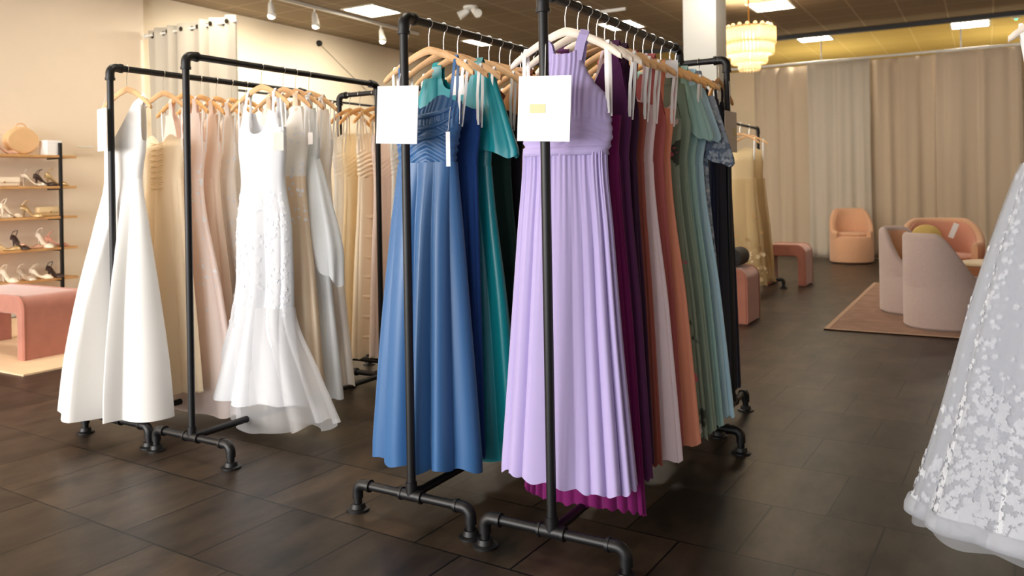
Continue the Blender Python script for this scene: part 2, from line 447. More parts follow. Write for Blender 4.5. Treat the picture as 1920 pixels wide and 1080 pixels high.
# chandelier
ch = thing('chandelier', 'tiered crystal drum chandelier with a gold stem, lit warm', 'chandelier', (-2.63, 10.63, 2.7))
MB().tube([(0, 0, .56), (0, 0, HC - 2.7)], .011, 8).build('stem', 'gold', ch)
MB().lathe([(.07, .94), (.07, .965)], 16).build('ceiling_plate', 'gold', ch)
mcry, nt, p, out = new_mat('crystal')
p.inputs['Base Color'].default_value = lin((255, 248, 235)); p.inputs['Roughness'].default_value = .12
tr = nt.nodes.new('ShaderNodeBsdfTranslucent'); tr.inputs[0].default_value = lin((255, 242, 218))
mx = nt.nodes.new('ShaderNodeMixShader'); mx.inputs[0].default_value = .65
nt.links.new(p.outputs[0], mx.inputs[1]); nt.links.new(tr.outputs[0], mx.inputs[2]); nt.links.new(mx.outputs[0], out.inputs[0])
for rad, zt, zb, n in ((.32, .55, .33, 46), (.295, .37, .20, 42), (.21, .24, .09, 32), (.12, .13, 0, 18)):
    b = MB()
    for k in range(n):
        a = 2 * PI * k / n; c = Vector((rad * math.cos(a), rad * math.sin(a), 0))
        b.tube([c + Vector((0, 0, zt)), c + Vector((0, 0, zb + .02)), c + Vector((0, 0, zb))], [.022, .022, .004], 6, up=(math.cos(a), math.sin(a), 0))
    b.build('crystal_tier', mcry, ch, angle=20)
    MB().tube(arc((0, 0, zt), rad, 0, 2 * PI, 32, (1, 0, 0), (0, 1, 0)), .012, 6, caps=False).build('tier_ring', 'gold', ch)
b = MB()
for k in range(18):
    a = 2 * PI * k / 18; b.lathe([(.002, -.028), (.02, -.02), (.028, 0), (.02, .02), (.002, .028)], 8, (.28 * math.cos(a), .28 * math.sin(a), .575), caps=False)
b.build('crystal_beads', mcry, ch)
MB().lathe([(.04, .10), (.12, .14), (.19, .30), (.19, .48), (.05, .50)], 28).build('glowing_diffuser', 'glow', ch)
for k in range(6):
    a = 2 * PI * k / 6
    MB().lathe([(.003, -.04), (.026, -.02), (.026, .01), (.01, .04)], 10, (.225 * math.cos(a), .225 * math.sin(a), .40)).build('bulb', 'bulb', ch)

# ------------------------------------------------------------------ pipe racks
RH, FZ, FA, PR, RL = 1.9, 0.104, 0.264, 0.0165, 1.386


def fitting(mb, a, b, r=.0215):
    mb.tube([a, b], r, 12)


def rack(label, x, y, rz, L=RL, group='black pipe garment racks'):
    """origin: floor under the near post; the rail runs along local +Y"""
    t = thing('clothes_rack', label, 'clothes rack', (x, y, 0), rz, group)
    e = .05
    MB().tube([(0, e, RH), (0, L - e, RH)], PR, 16).build('rail', 'pipe', t)
    MB().tube([(0, e, FZ), (0, L - e, FZ)], PR, 16).build('base_rail', 'pipe', t)
    for k, yy in enumerate((0, L)):
        s = 1 if k == 0 else -1
        po = MB().tube([(0, yy, FZ + .02), (0, yy, RH - e)], PR, 16).build('post', 'pipe', t)
        el = MB().tube([(0, yy, RH - .062), (0, yy, RH - .04)] + arc((0, yy + s * .032, RH - .032), .032, PI, PI / 2, 6, (0, s, 0), (0, 0, 1)) + [(0, yy + s * .062, RH)], .0215, 14)
        fitting(el, (0, yy, RH - .066), (0, yy, RH - .054), .0245); fitting(el, (0, yy + s * .054, RH), (0, yy + s * .066, RH), .0245)
        el.build('elbow', 'pipe', po)
        te = MB(); fitting(te, (-.045, yy, FZ), (.045, yy, FZ)); fitting(te, (0, yy, FZ), (0, yy, FZ + .05)); fitting(te, (0, yy, FZ), (0, yy + s * .05, FZ))
        fitting(te, (-.05, yy, FZ), (-.04, yy, FZ), .0245); fitting(te, (.04, yy, FZ), (.05, yy, FZ), .0245)
        te.build('tee_joint', 'pipe', po)
        for q in (-1, 1):
            fp = MB().tube([(q * .04, yy, FZ), (q * (FA - .04), yy, FZ)], PR, 14).build('foot_pipe', 'pipe', t)
            f = MB().tube([(q * (FA - .06), yy, FZ), (q * (FA - .032), yy, FZ)] + arc((q * (FA - .032), yy, FZ - .032), .032, PI / 2, 0, 6, (q, 0, 0), (0, 0, 1)) + [(q * FA, yy, FZ - .055)], .0215, 14)
            fitting(f, (q * (FA - .066), yy, FZ), (q * (FA - .054), yy, FZ), .0245)
            f.build('foot_elbow', 'pipe', fp)
            fl_ = MB().tube([(q * FA, yy, FZ - .05), (q * FA, yy, .008)], PR, 12).build('foot_leg', 'pipe', t)
            MB().lathe([(.0445, 0), (.0445, .007), (.03, .011), (.026, .028)], 22, (q * FA, yy, 0)).build('floor_flange', 'pipe', fl_)
    return t


XLv, XBl, XWh, XFl = -1.265, -1.877, -3.242, -3.845
YLv, YBl, YWh, YFl = 2.38, 2.416, 2.511, 2.524
rack('black pipe rack with the lavender to light blue dresses, front centre', XLv, YLv, 0)
rack('black pipe rack with the steel blue and teal dresses', XBl, YBl, 0)
rack('black pipe rack with the lace mermaid gown, second from left', XWh, YWh, 0)
rack('leftmost black pipe rack, holding the one-shoulder ivory gown', XFl, YFl, 0)
rack('black pipe rack crosswise behind the light blue dress, with the navy dress', -1.163, 4.223, PI / 2, 1.28)
rack('black pipe rack crosswise at the rear with champagne gowns, left of blue dress', -3.833, 4.205, -PI / 2, 1.25)
rack('small far pipe rack with the flowered tulle gown, behind the pink stool', -2.345, 8.45, 0, 1.39)
rack('pipe rack beside the camera carrying the foreground lace ball gown', .28, 2.33, 0)
wr = thing('wall_rail', 'thin dark hanging rail on the left wall behind the white gowns', 'wall rail', (-8.3, 9.2, 2.56))
MB().tube([(0, -2.4, 0), (0, 2.7, 0)], .018, 10).build('rail', 'pipe', wr)
for dy in (-2.2, 2.5): MB().tube([(0, dy, 0), (-.56, dy, 0)], .014, 10).build('bracket', 'pipe', wr)

# ------------------------------------------------------------------ hangers


def arm_z(x):
    """height of the hanger arm's centre line below the rail axis"""
    q = min(1, abs(x) / .215); return -.105 - .022 * q - .085 * q ** 1.6


def hanger(label, x, y, rz, wood, zr=RH, half=.215, tilt=0.0):
    t = thing('clothes_hanger', label, 'clothes hanger', (x, y, zr), rz, 'clothes hangers on the rails')
    h = MB().tube([(0, 0, -.105), (0, 0, -.05)] + [Vector((q.x, 0, q.z)) for q in arc((0, 0, 0), .0195, -PI / 2 + .35, PI * 1.12, 16, (1, 0, 0), (0, 0, 1))], .0019, 6)
    h.build('hook', 'hook', t)
    xs = np.linspace(-half, half, 27); R = []
    for xv in xs:
        q = abs(xv) / half
        zc = arm_z(xv / half * .215); hz = .0165 * (1 - .15 * q) * (1 if q < .93 else .72); hy = .007 * (1 + .5 * q) * (1 if q < .93 else .7)
        R.append([(xv, hy * math.cos(a) - .012 * q * q, zc + hz * math.sin(a)) for a in [2 * PI * k / 10 for k in range(10)]])
    MB().rows(R, True, (True, True)).build('arms', wood, t)
    return t


# ------------------------------------------------------------------ gowns


def pchip(xs, ys):
    xs = np.array(xs, float); ys = np.array(ys, float)
    o = np.argsort(xs); xs, ys = xs[o], ys[o]
    h = np.diff(xs); d = np.diff(ys) / h
    mm = np.zeros_like(ys)
    mm[0], mm[-1] = d[0], d[-1]
    for i in range(1, len(xs) - 1):
        mm[i] = 0 if d[i - 1] * d[i] <= 0 else 2 * d[i - 1] * d[i] / (d[i - 1] + d[i])

    def f(x):
        x = np.clip(x, xs[0], xs[-1]); i = np.clip(np.searchsorted(xs, x) - 1, 0, len(xs) - 2)
        t = (x - xs[i]) / h[i]
        return ((1 + 2 * t) * (1 - t) ** 2 * ys[i] + t * (1 - t) ** 2 * h[i] * mm[i] + t * t * (3 - 2 * t) * ys[i + 1] + t * t * (t - 1) * h[i] * mm[i + 1])
    return f


class Gown:
    def __init__(s, prof, n=12, amp=(.004, .02), seed=0, q=.7, N=180, gather=0.0, lean=0.0, low=.5, e=2.3, ruche=0.0, notch=None):
        s.notch = notch
        zs = [k[0] for k in prof]
        s.a = pchip(zs, [k[1] for k in prof]); s.bf = pchip(zs, [k[2] for k in prof]); s.bb = pchip(zs, [k[3] for k in prof])
        s.cx = pchip(zs, [(k[4] if len(k) > 4 else 0) for k in prof])
        s.n, s.amp, s.q, s.N, s.gather, s.low, s.e, s.ruche = n, amp, q, N, gather, low, e, ruche
        r = random.Random(seed); s.p = [r.uniform(0, 6.28) for _ in range(10)]; s.w = [r.uniform(.5, 1.0) for _ in range(4)]
        s.phi = np.linspace(0, 2 * PI, N, endpoint=False)

    def pos(s, phi, z, t=None, out=0.0):
        """t 0 at waist .. 1 at hem (None on the bodice)"""
        c, sn = np.cos(phi), np.sin(phi)
        a = s.a(z); b = np.where(sn < 0, s.bf(z), s.bb(z))
        k = 2 / s.e
        X = a * np.sign(c) * np.abs(c) ** k; Y = b * np.sign(sn) * np.abs(sn) ** k
        nx, ny = c / a, sn / b; L = np.sqrt(nx * nx + ny * ny); nx, ny = nx / L, ny / L
        d = np.zeros_like(X) + out
        p, w_ = s.p, s.w
        if t is not None:
            tt = np.clip(t, 0, 1)
            wn = max(1.0, s.n / 11)
            ph = s.n * phi + wn * 1.1 * w_[0] * np.sin(2 * phi + p[0]) + wn * .9 * w_[1] * np.sin(3 * phi + p[1]) + wn * .45 * w_[2] * np.sin(7 * phi + p[2]) + .5 * np.sin(tt * 2.2 + p[6]) * np.sin(phi + p[7])
            f = 2 * np.abs(np.cos(ph / 2)) ** s.q - 1
            f = f * (.72 + .38 * np.sin(4 * phi + p[3])) + s.low * np.sin(5 * phi + p[4] + .6 * tt) * .6
            A = s.amp[0] + (s.amp[1] - s.amp[0]) * tt ** .75
            d = d + f * A
            if s.gather: d = d + s.gather * np.exp(-tt * 5) * np.sin(s.n * 3 * phi + 2 * np.sin(4 * phi + p[5]))
        elif s.ruche:
            up = np.clip((z - 1.47) / .06, 0, 1)
            d = d + s.ruche * up * np.sin(X * 330 + 2 * np.sin(60 * X + p[1])) * .5
            d = d + s.ruche * (1 - up) * np.sin(210 * (z + .30 * np.abs(X - .03)) + 3 * np.sin(22 * X + p[2]) + p[3]) * (.7 + .3 * np.sin(60 * X + 40 * z))
        Xo, Yo = X + nx * d + s.cx(z), Y + ny * d
        if s.notch:                                     # the cloth divides round the rack's post
            lim = s.notch[2] - np.maximum(0, np.abs(Xo - s.notch[0]) - s.notch[1]) * 2.2
            Yo = np.where(sn < 0, np.maximum(Yo, lim), Yo)
        return np.stack([Xo, Yo, z + 0 * X], -1)

    def skirt(s, zw, hem, rows=36, hemfn=None, t0=0.0, out=0.0, zfn=None):
        R = []
        for i in range(rows):
            u = i / (rows - 1)
            hz = hem + (hemfn(s.phi) if hemfn else 0) + .006 * np.sin(s.n * s.phi + s.p[8]) + .008 * np.sin(3 * s.phi + s.p[9])
            z = zw + (hz - zw) * u
            R.append(s.pos(s.phi, z, np.full(s.N, t0 + (1 - t0) * u), out))
        return MB().rows(R)

    def bodice(s, zw, zt, rows=56, out=0.0):
        """zt(xn, front) -> top edge height"""
        c = np.cos(s.phi); xn = np.sign(c) * np.abs(c) ** (2 / s.e)
        top = np.array([zt(x, f < 0) for x, f in zip(xn, np.sin(s.phi))])
        R = []
        for i in range(rows):
            u = i / (rows - 1); z = zw + (top - zw) * u
            R.append(s.pos(s.phi, z, None, out))
        return MB().rows(R)

    def band(s, z0, z1, out=.004):
        return MB().rows([s.pos(s.phi, np.full(s.N, z), None, o) for z, o in ((z0, 0), (z0, out), ((z0 + z1) / 2, out * 1.2), (z1, out), (z1, 0))])


def sm(a, b, x):
    t = min(1, max(0, (x - a) / (b - a))); return t * t * (3 - 2 * t)


def neck(kind, top, depth=.06, pit=None, s1=.35, s2=.75):
    """top edge functions; pit = height under the arm"""
    def f(x, front):
        ax = abs(x)
        if kind == 'straight': return top - (0 if front else .03)
        if kind == 'sweet': return top - (0 if front else .05) + (.028 * math.exp(-((ax - .5) / .27) ** 2) - depth * .5 * math.exp(-(x / .16) ** 2) if front else 0)
        if kind == 'one':
            return pit + (top - pit) * sm(-.55, .75, x) if x < .8 else top - (top - pit) * .9 * sm(.8, 1.0, x)
        d = depth if front else depth * .6
        if kind == 'v': inner = top - d * (1 - min(1, ax / s1))
        elif kind == 'round': inner = top - d * math.sqrt(max(0, 1 - (min(1, ax / s1)) ** 3))
        elif kind == 'halter': return top - .02 * (0 if front else 1) + .012 * sm(.3, 1, ax)
        z = inner
        if ax > s2: z = top - (top - pit) * sm(s2, min(1, s2 + .22), ax)
        return z
    return f


def strap_mesh(pts, w=.010, th=.0012, up=(1, 0, 0)):
    P = [Vector(q) for q in pts]
    return MB().tube(P, 1.0, 4, sx=w / 2, sy=th, up=up)


def gown(name, label, cat, group, x, y, rz, mat, G, waist, hem, zt, rows=36, bodice_mat=None, band=None, band_mat=None,
         straps=(), strap_mat=None, strap_w=.010, loops=0.0, loop_z=None, loop_in=.16, hemfn=None, sleeves=None, sleeve_mat=None, zr=RH):
    t = thing(name, label, cat, (x, y, 0), rz, group)
    G.skirt(waist, hem, rows, hemfn).build('skirt', mat, t, angle=180)
    bm_ = bodice_mat or mat
    G.bodice(waist, zt).build('bodice', bm_, t, angle=180)
    if band: G.band(*band).build('waistband', band_mat or mat, t, angle=180)
    for (xb, zb, xt) in straps:
        zt_ = zr + arm_z(xt) + .018
        yb = -float(G.bf(zb)) * max(.2, 1 - (abs(xb) / float(G.a(zb))) ** 2) ** .5
        yk = float(G.bb(zb)) * max(.2, 1 - (abs(xb) / float(G.a(zb))) ** 2) ** .5
        cxx = float(G.cx(zb))
        o = strap_mesh([(xb + cxx, yb - .001, zb - .02), (xb + (xt - xb) * .5, yb * .7, (zb + zt_) / 2), (xt, -.013, zt_ - .015), (xt, 0, zt_ + .004),
                        (xt, .013, zt_ - .015), (xb + (xt - xb) * .5, yk * .7, (zb + zt_) / 2), (xb + cxx, yk, zb - .03)], strap_w)
        o.build('strap', strap_mat or mat, t)
    if loops:
        lz = loop_z or waist + .1
        for s in (-1, 1):
            xt = s * loop_in; zt_ = zr + arm_z(xt) + .02
            xb = s * (float(G.a(lz)) - .004) + float(G.cx(lz))
            o = strap_mesh([(xb, -.01, lz), (xb * .6 + xt * .4, -.016, (lz + zt_) / 2), (xt, -.014, zt_ - .02), (xt, 0, zt_ + .004), (xt, .014, zt_ - .02), (xb * .4 + xt * .6, .016, (lz + zt_) / 2), (xb, .012, lz - .01)], loops, up=(1, 0, 0))
            o.build('hanger_loop', 'ribbon', t)
    if sleeves:
        zs, ze, xs_, a0, a1, b0, b1, fl, am = sleeves
        for s in (-1, 1):
            SG = Gown([(zs, a0, b0, b0, s * xs_), (ze, a1, b1, b1, s * (xs_ + .035))], n=fl, amp=(.003, am), seed=17 + s, N=90)
            SG.skirt(zs, ze, 14, hemfn=lambda p, s=s: -.03 * s * np.cos(p)).build('sleeve', sleeve_mat or mat, t, angle=180)
    return t


GB = 'bridesmaid dresses on the rails'
GW = 'bridal gowns on the rails'


def dress_prof(top, bust, waist, hem, at, ab, aw, ah, bt=.02, bw=.045, bfh=.06, bbh=.06, mid=.5, mida=.5, lean=0.0):
    zm = waist + (hem - waist) * mid
    return [(top + .06, at, bt, bt), (top, at, bt, bt), (bust, ab, bw, bw), (waist, aw, bw, bw),
            (zm, aw + (ah - aw) * mida, bw + (bfh - bw) * .6, bw + (bbh - bw) * .6, lean * .5), (hem - .1, ah, bfh, bbh, lean)]


H = {}


def C_(k, rgb, **kw): M[k] = cloth(k, rgb, **kw)


C_('lavender', (184, 170, 216), transl=.1)
C_('magenta', (112, 12, 88)); C_('plum', (92, 40, 90)); C_('aubergine', (64, 30, 62)); C_('rust', (160, 86, 76)); C_('blush', (246, 228, 236))
C_('dusty_rose', (190, 104, 104)); C_('coral', (240, 162, 132)); C_('sage', (150, 168, 150)); C_('seafoam', (172, 208, 202)); C_('light_blue', (198, 232, 248))
C_('navy', (22, 30, 58)); C_('blackcloth', (20, 22, 32)); C_('royal', (26, 66, 132)); C_('forest', (22, 54, 46)); C_('charcoal', (52, 48, 48)); C_('wine', (92, 26, 40)); C_('rustbrown', (120, 62, 34))
M['steel_blue'] = satin('steel_blue', (52, 98, 148), .40)
M['teal'] = satin('teal', (12, 140, 150), .32)
M['bronze'] = satin('bronze', (170, 110, 40), .4)
M['ivory_satin'] = satin('ivory_satin', (228, 226, 222), .42)
M['champagne_satin'] = satin('champagne_satin', (253, 235, 206), .36)
C_('ivory', (252, 249, 244), transl=.3); C_('white', (228, 230, 234)); C_('pale_white', (208, 211, 217)); C_('blushivory', (253, 246, 239), transl=.3); C_('champagne', (253, 236, 206), transl=.3); C_('cream_cloth', (253, 236, 200), transl=.3); C_('nude', (252, 234, 218), transl=.3)
C_('pinkivory', (252, 236, 228), transl=.3); C_('bluewhite', (242, 245, 247), transl=.3)
C_('tulle_grey', (206, 209, 216), alpha=.35, transl=.35); C_('tulle', (240, 240, 242), alpha=.42, transl=.35); C_('tulle_thick', (206, 209, 216), alpha=.72, transl=.3); C_('tulle_champ', (226, 204, 158), alpha=.6, transl=.3)
C_('blush_tulle', (240, 222, 214), alpha=.8, transl=.3)
C_('nude_tan', (247, 228, 202), transl=.3)
C_('far_champagne', (226, 204, 160), transl=.2); C_('muted_gold', (196, 166, 120))
C_('lace_grey', (222, 225, 230), transl=.2, rough=.8)
C_('lace', (243, 243, 246), transl=.2, rough=.8)
M['floral'] = print_cloth('floral_sage', (136, 148, 130), [((60, 66, 56), .60), ((226, 214, 208), .63), ((206, 96, 122), .66)], 9)
M['lace_print'] = print_cloth('dusty_lace', (166, 178, 194), [((110, 124, 146), .5), ((206, 212, 220), .6)], 40)
M['lace_ivory'] = print_cloth('ivory_lace', (240, 236, 230), [((222, 214, 206), .56), ((252, 250, 248), .62)], 30)


def flowers(G, zw, hem, n, seed, parent, zr_, phr, mat='lace', size=(.010, .022), t0=0.0, out=.006, weight=None):
    """one part of embroidered petals following the cloth"""
    r = random.Random(seed); b = MB()
    k = 0
    while k < n:
        z = r.uniform(*zr_); ph = r.uniform(*phr)
        if weight and r.random() > weight(z, ph): k += .1; continue
        k += 1
        tt = (zw - z) / (zw - hem)
        tv = None if tt < 0 else np.array([tt])

        def P(ph, z): return Vector(G.pos(np.array([ph]), np.array([z]), tv, out)[0])
        c = P(ph, z); dx = (P(ph + .01, z) - P(ph - .01, z)); dz = P(ph, z + .01) - P(ph, z - .01)
        if dx.length < 1e-6: continue
        dx.normalize(); dz.normalize(); nn = dx.cross(dz); nn.normalize()
        if nn.y * math.sin(ph) < 0: nn = -nn
        s = r.uniform(*size); a0 = r.uniform(0, 6.28)
        for j in range(5):
            a = a0 + j * 2 * PI / 5
            d = dx * math.cos(a) + dz * math.sin(a); q = dx * -math.sin(a) + dz * math.cos(a)
            b.add([c, c + d * s * .6 + q * s * .42 + nn * s * .08, c + d * s * 1.15 + nn * s * .03, c + d * s * .6 - q * s * .42 + nn * s * .08], [(0, 1, 2, 3)])
    sk = [c_ for c_ in parent.children if c_.name.startswith('skirt')]
    o = b.build('lace_applique', mat, sk[0] if sk else parent, angle=180, fix=False)
    o['kind'] = 'stuff'
    return o


def hang(label, x, y, rz, wood='wood', half=.215):
    return hanger('%s hanger holding the %s' % ({'wood': 'wooden', 'pale_wood': 'pale cream wooden', 'gold_wood': 'honey coloured wooden'}[wood], label), x, y, rz, wood, half=half)


# ---- lavender rack (front to back)
X = XLv
# lavender halter
G = Gown([(1.80, .055, .02, .02), (1.70, .062, .024, .02), (1.62, .10, .04, .03), (1.545, .158, .05, .04), (1.42, .170, .055, .045), (1.365, .160, .055, .045, -.01),
          (1.1, .182, .065, .045, -.012), (.7, .214, .085, .05, -.015), (.24, .256, .11, .05, -.015)], n=19, amp=(.004, .018), seed=3, N=420, gather=.003, ruche=.0045, low=.7)
y0 = 2.545
t = gown('bridesmaid_dress', 'lavender pleated chiffon halter dress at the front of the rack', 'dress', GB, X, y0, 0, 'lavender', G, 1.37, .232,
         neck('halter', 1.715), rows=44, band=(1.36, 1.39), straps=((-.05, 1.71, -.085), (.05, 1.71, .075)), strap_w=.036, loops=.014, loop_z=1.50)
hang('lavender halter dress', X, y0, 0, 'pale_wood')
# magenta
y0 = 2.645
G = Gown(dress_prof(1.73, 1.55, 1.36, .115, .16, .165, .15, .238, bfh=.035, bbh=.045, lean=-.012), n=26, amp=(.004, .013), seed=5, N=300)
gown('bridesmaid_dress', 'magenta chiffon dress, its longer hem showing under the lavender one', 'dress', GB, X, y0, 0, 'magenta', G, 1.36, .112,
     lambda x, f: neck('one', 1.73, .1, 1.50)(-x, f), straps=((-.13, 1.72, -.13),), strap_w=.05)
hang('magenta dress behind the lavender', X, y0, 0, 'pale_wood')
rows_L = [  # y, key, name, hem, ah, kind, extra
    (2.735, 'plum', 'plum purple chiffon dress behind the magenta one', 'plum dress', .20, .222, 'v', 'pale_wood', {}),
    (2.81, 'aubergine', 'dark aubergine dress between plum and rust', 'aubergine dress', .22, .196, 'v', 'wood', {}),
    (2.885, 'rust', 'dusty rust brown dress left of the blush one', 'rust dress', .20, .20, 'sweet', 'wood', {}),
    (2.985, 'blush', 'pale blush pink dress with thin crossing straps', 'blush dress', .19, .25, 'sweet', 'wood', dict(n=8)),
    (3.10, 'dusty_rose', 'dusty rose dress behind the blush one', 'dusty rose dress', .22, .21, 'v', 'wood', {}),
    (3.185, 'coral', 'coral peach chiffon dress with strapless bodice', 'coral dress', .195, .257, 'sweet', 'gold_wood', dict(n=9)),
    (3.29, 'floral', 'grey green dress printed with pink and white flowers', 'flower printed dress', .195, .257, 'v', 'wood', dict(n=10)),
    (3.40, 'sage', 'sage green dress behind the flower printed one', 'sage dress', .195, .258, 'round', 'gold_wood', {}),
    (3.51, 'seafoam', 'seafoam green dress with fluttering sleeves', 'seafoam dress', .2, .257, 'round', 'gold_wood', dict(sl=1)),
    (3.63, 'light_blue', 'light blue dress with ruffled sleeves at rack end', 'light blue dress', .2, .275, 'round', 'gold_wood', dict(sl=1)),
    (3.71, 'lace_print', 'dusty blue lace dress at the far end of the rack', 'dusty blue lace dress', .3, .22, 'round', 'wood', dict(sl=2)),
]
for i, (y0, key, lab, short, hem, ah, kind, wood, ex) in enumerate(rows_L):
    top = 1.70 if kind == 'v' else (1.69 if kind == 'round' else 1.56)
    if kind == 'round': aw, ab, at = .15, .17, .165
    elif kind == 'v': aw, ab, at = .152, .165, .15
    else: aw, ab, at = .15, .165, .17
    G = Gown(dress_prof(top, 1.50, 1.34, hem, at, ab, aw, ah, bt=.016, bw=.030, bfh=.042, bbh=.036), n=ex.get('n', 18), amp=(.002, .010), seed=20 + i, N=220, low=.3)
    st = ()
    if kind == 'sweet': st = ((-.11, 1.56, -.13), (.11, 1.56, .13)) if key != 'blush' else ((-.11, 1.56, -.05), (.11, 1.56, .13), (.105, 1.56, -.02), (-.11, 1.56, .03))
    elif kind in ('v', 'round'): st = ((-.1, top - .005, -.1), (.1, top - .005, .1))
    kw = {}
    if ex.get('sl'):
        kw['sleeves'] = (1.69, 1.47, .128, .03, .062, .018, .036, 7, .012) if ex['sl'] == 1 else (1.66, 1.36, .15, .03, .08, .016, .04, 6, .010)
    gown('bridesmaid_dress', lab, 'dress', GB, X, y0, 0, key, G, 1.34, hem, neck(kind, top, .13 if kind == 'v' else .05, 1.53, .42, .85), straps=st,
         strap_w=.012 if kind == 'sweet' else .05, loops=.012 if kind in ('sweet',) or i in (0, 8) else 0, loop_z=1.5, loop_in=.18, **kw)
    hang(short, X, y0, 0, wood)

# ---- blue rack
X = XBl
y0 = 2.575
G = Gown([(1.72, .13, .02, .02), (1.62, .15, .03, .03), (1.52, .155, .06, .045, -.01), (1.36, .135, .05, .045, -.018), (1.1, .150, .07, .05, -.03), (.7, .178, .082, .05, -.045), (.25, .205, .092, .05, -.055)],
         n=9, amp=(.003, .04), seed=12, N=320, q=.85, ruche=.004, low=.5)
gown('bridesmaid_dress', 'steel blue satin dress hanging first on its rack', 'dress', GB, X, y0, 0, 'steel_blue', G, 1.355, .178, neck('sweet', 1.585, .05),
     rows=44, straps=((.115, 1.60, .13), (-.12, 1.60, -.14)), strap_w=.014, loops=.013, loop_z=1.5, loop_in=.17)
tt = [o for o in C.objects if str(o.get('label', '')).startswith('steel blue satin dress')][0]
bo = [c_ for c_ in tt.children if c_.name.startswith('bodice')][0]
b = MB()
for k, (z0_, dip, r0) in enumerate(((1.575, .045, .011), (1.545, .06, .010), (1.50, .055, .009))):      # soft cowl folds under the neckline
    L = []
    for j in range(21):
        u = j / 20; ph = PI * 1.04 + u * PI * .92
        L.append(G.pos(np.array([ph]), np.array([z0_ - dip * math.sin(PI * u) + .02 * (u - .5)]), None, -.003)[0])
    b.tube(L, [.001 + r0 * math.sin(PI * j / 20) for j in range(21)], 10)
b.build('cowl_folds', 'steel_blue', bo, angle=180)
hang('steel blue satin dress', X, y0, 0)
rows_B = [
    (2.675, 'royal', 'royal blue dress squeezed behind the steel blue one', 'royal blue dress', .20, .162, 'sweet', 'wood', {}),
    (2.775, 'teal', 'glossy teal satin dress with a cape sleeve', 'teal satin dress', .165, .25, 'round', 'wood', dict(sl=1, n=5, amp=.03)),
    (2.93, 'forest', 'very dark green dress behind the teal one', 'dark green dress', .2, .235, 'sweet', 'wood', {}),
    (3.02, 'blackcloth', 'black dress in the middle of the blue rack', 'black dress on the blue rack', .2, .235, 'sweet', 'wood', {}),
    (3.11, 'bronze', 'bronze gold satin dress glimpsed left of the lavender one', 'bronze satin dress', .2, .235, 'v', 'gold_wood', dict(n=8)),
    (3.20, 'rustbrown', 'rust brown dress behind the bronze one', 'rust brown dress', .22, .23, 'v', 'gold_wood', {}),
    (3.30, 'charcoal', 'charcoal dress behind the rust brown one', 'charcoal dress', .22, .23, 'sweet', 'wood', {}),
    (3.42, 'wine', 'wine red dress far back on the blue rack', 'wine red dress', .22, .23, 'sweet', 'wood', {}),
    (3.54, 'charcoal', 'dark grey dress near the far post of the blue rack', 'dark grey dress', .22, .23, 'sweet', 'wood', {}),
]
for i, (y0, key, lab, short, hem, ah, kind, wood, ex) in enumerate(rows_B):
    top = 1.71 if kind != 'sweet' else 1.56
    G = Gown(dress_prof(top, 1.50, 1.34, hem, .165, .168, .152, ah, bt=.018, bw=.034, bfh=.044, bbh=.04), n=ex.get('n', 14), amp=(.002, ex.get('amp', .011)), seed=60 + i, N=200, low=.3, q=.85)
    st = ((-.1, top - .005, -.1), (.1, top - .005, .1)) if kind != 'sweet' else ()
    kw = {}
    if ex.get('sl'): kw['sleeves'] = (1.715, 1.40, .125, .045, .115, .022, .046, 5, .010)
    gown('bridesmaid_dress', lab, 'dress', GB, X, y0, 0, key, G, 1.34, hem, neck(kind, top, .12 if kind == 'v' else .05, 1.53, .42, .85), straps=st, strap_w=.05,
         loops=.013 if kind == 'sweet' or i == 1 else 0, loop_z=1.5, loop_in=.175, **kw)
    hang(short, X, y0, 0, wood)

# ---- crosswise rear rack on the right (dresses face +X)
for i, (x0, key, lab, short, hem, ah, kind) in enumerate([
        (-1.205, 'navy', 'navy dress at the near end of the crosswise rear rack', 'navy dress', .16, .25, 'round'),
        (-1.31, 'blackcloth', 'black dress beside the navy one on the crosswise rack', 'black dress on the crosswise rack', .16, .25, 'round'),
        (-1.44, 'charcoal', 'grey dress third in on the crosswise rack', 'grey dress', .18, .24, 'sweet')]):
    top = 1.69 if kind != 'sweet' else 1.56
    G = Gown(dress_prof(top, 1.5, 1.34, hem, .165, .168, .155, ah, bt=.018, bw=.034, bfh=.048, bbh=.04), n=12, amp=(.002, .011), seed=80 + i, N=180)
    gown('bridesmaid_dress', lab, 'dress', GB, x0, 4.223, PI / 2, key, G, 1.34, hem, neck(kind, top, .06, 1.53, .42, .85),
         straps=((-.1, top - .005, -.1), (.1, top - .005, .1)) if kind != 'sweet' else (), strap_w=.05, loops=.012 if kind == 'sweet' else 0)
    hang(short, x0, 4.223, PI / 2, 'gold_wood')

# ---- white gown rack
X = XWh
y0 = 2.97
G = Gown([(1.78, .15, .02, .02), (1.60, .165, .035, .03), (1.5, .165, .055, .05), (1.32, .150, .05, .05), (1.05, .185, .06, .055), (.80, .185, .06, .055), (.60, .20, .075, .06, -.02), (.35, .26, .10, .065, -.05), (.15, .325, .13, .07, -.06)],
         n=8, amp=(.001, .028), seed=33, N=320, q=.9, low=.45)
t = gown('bridal_gown', 'bright white lace mermaid gown with thin straps and tulle hem', 'gown', GW, X, y0, 0, 'white', G, 1.32, .175, neck('round', 1.665, .115, 1.58, .42, .66), rows=44,
         straps=((-.105, 1.66, -.09), (.105, 1.66, .10)), strap_w=.02, loops=.010, loop_z=1.56, loop_in=.15)
flowers(G, 1.32, .175, 260, 4, t, (.55, 1.25), (PI * 1.05, PI * 1.95), size=(.005, .012), out=.002)
GT = Gown([(1.0, .16, .05, .05), (.62, .205, .08, .07, -.01), (.35, .27, .11, .09, .06), (.1, .33, .13, .12, .13)], n=9, amp=(.001, .03), seed=34, N=240, q=.9)
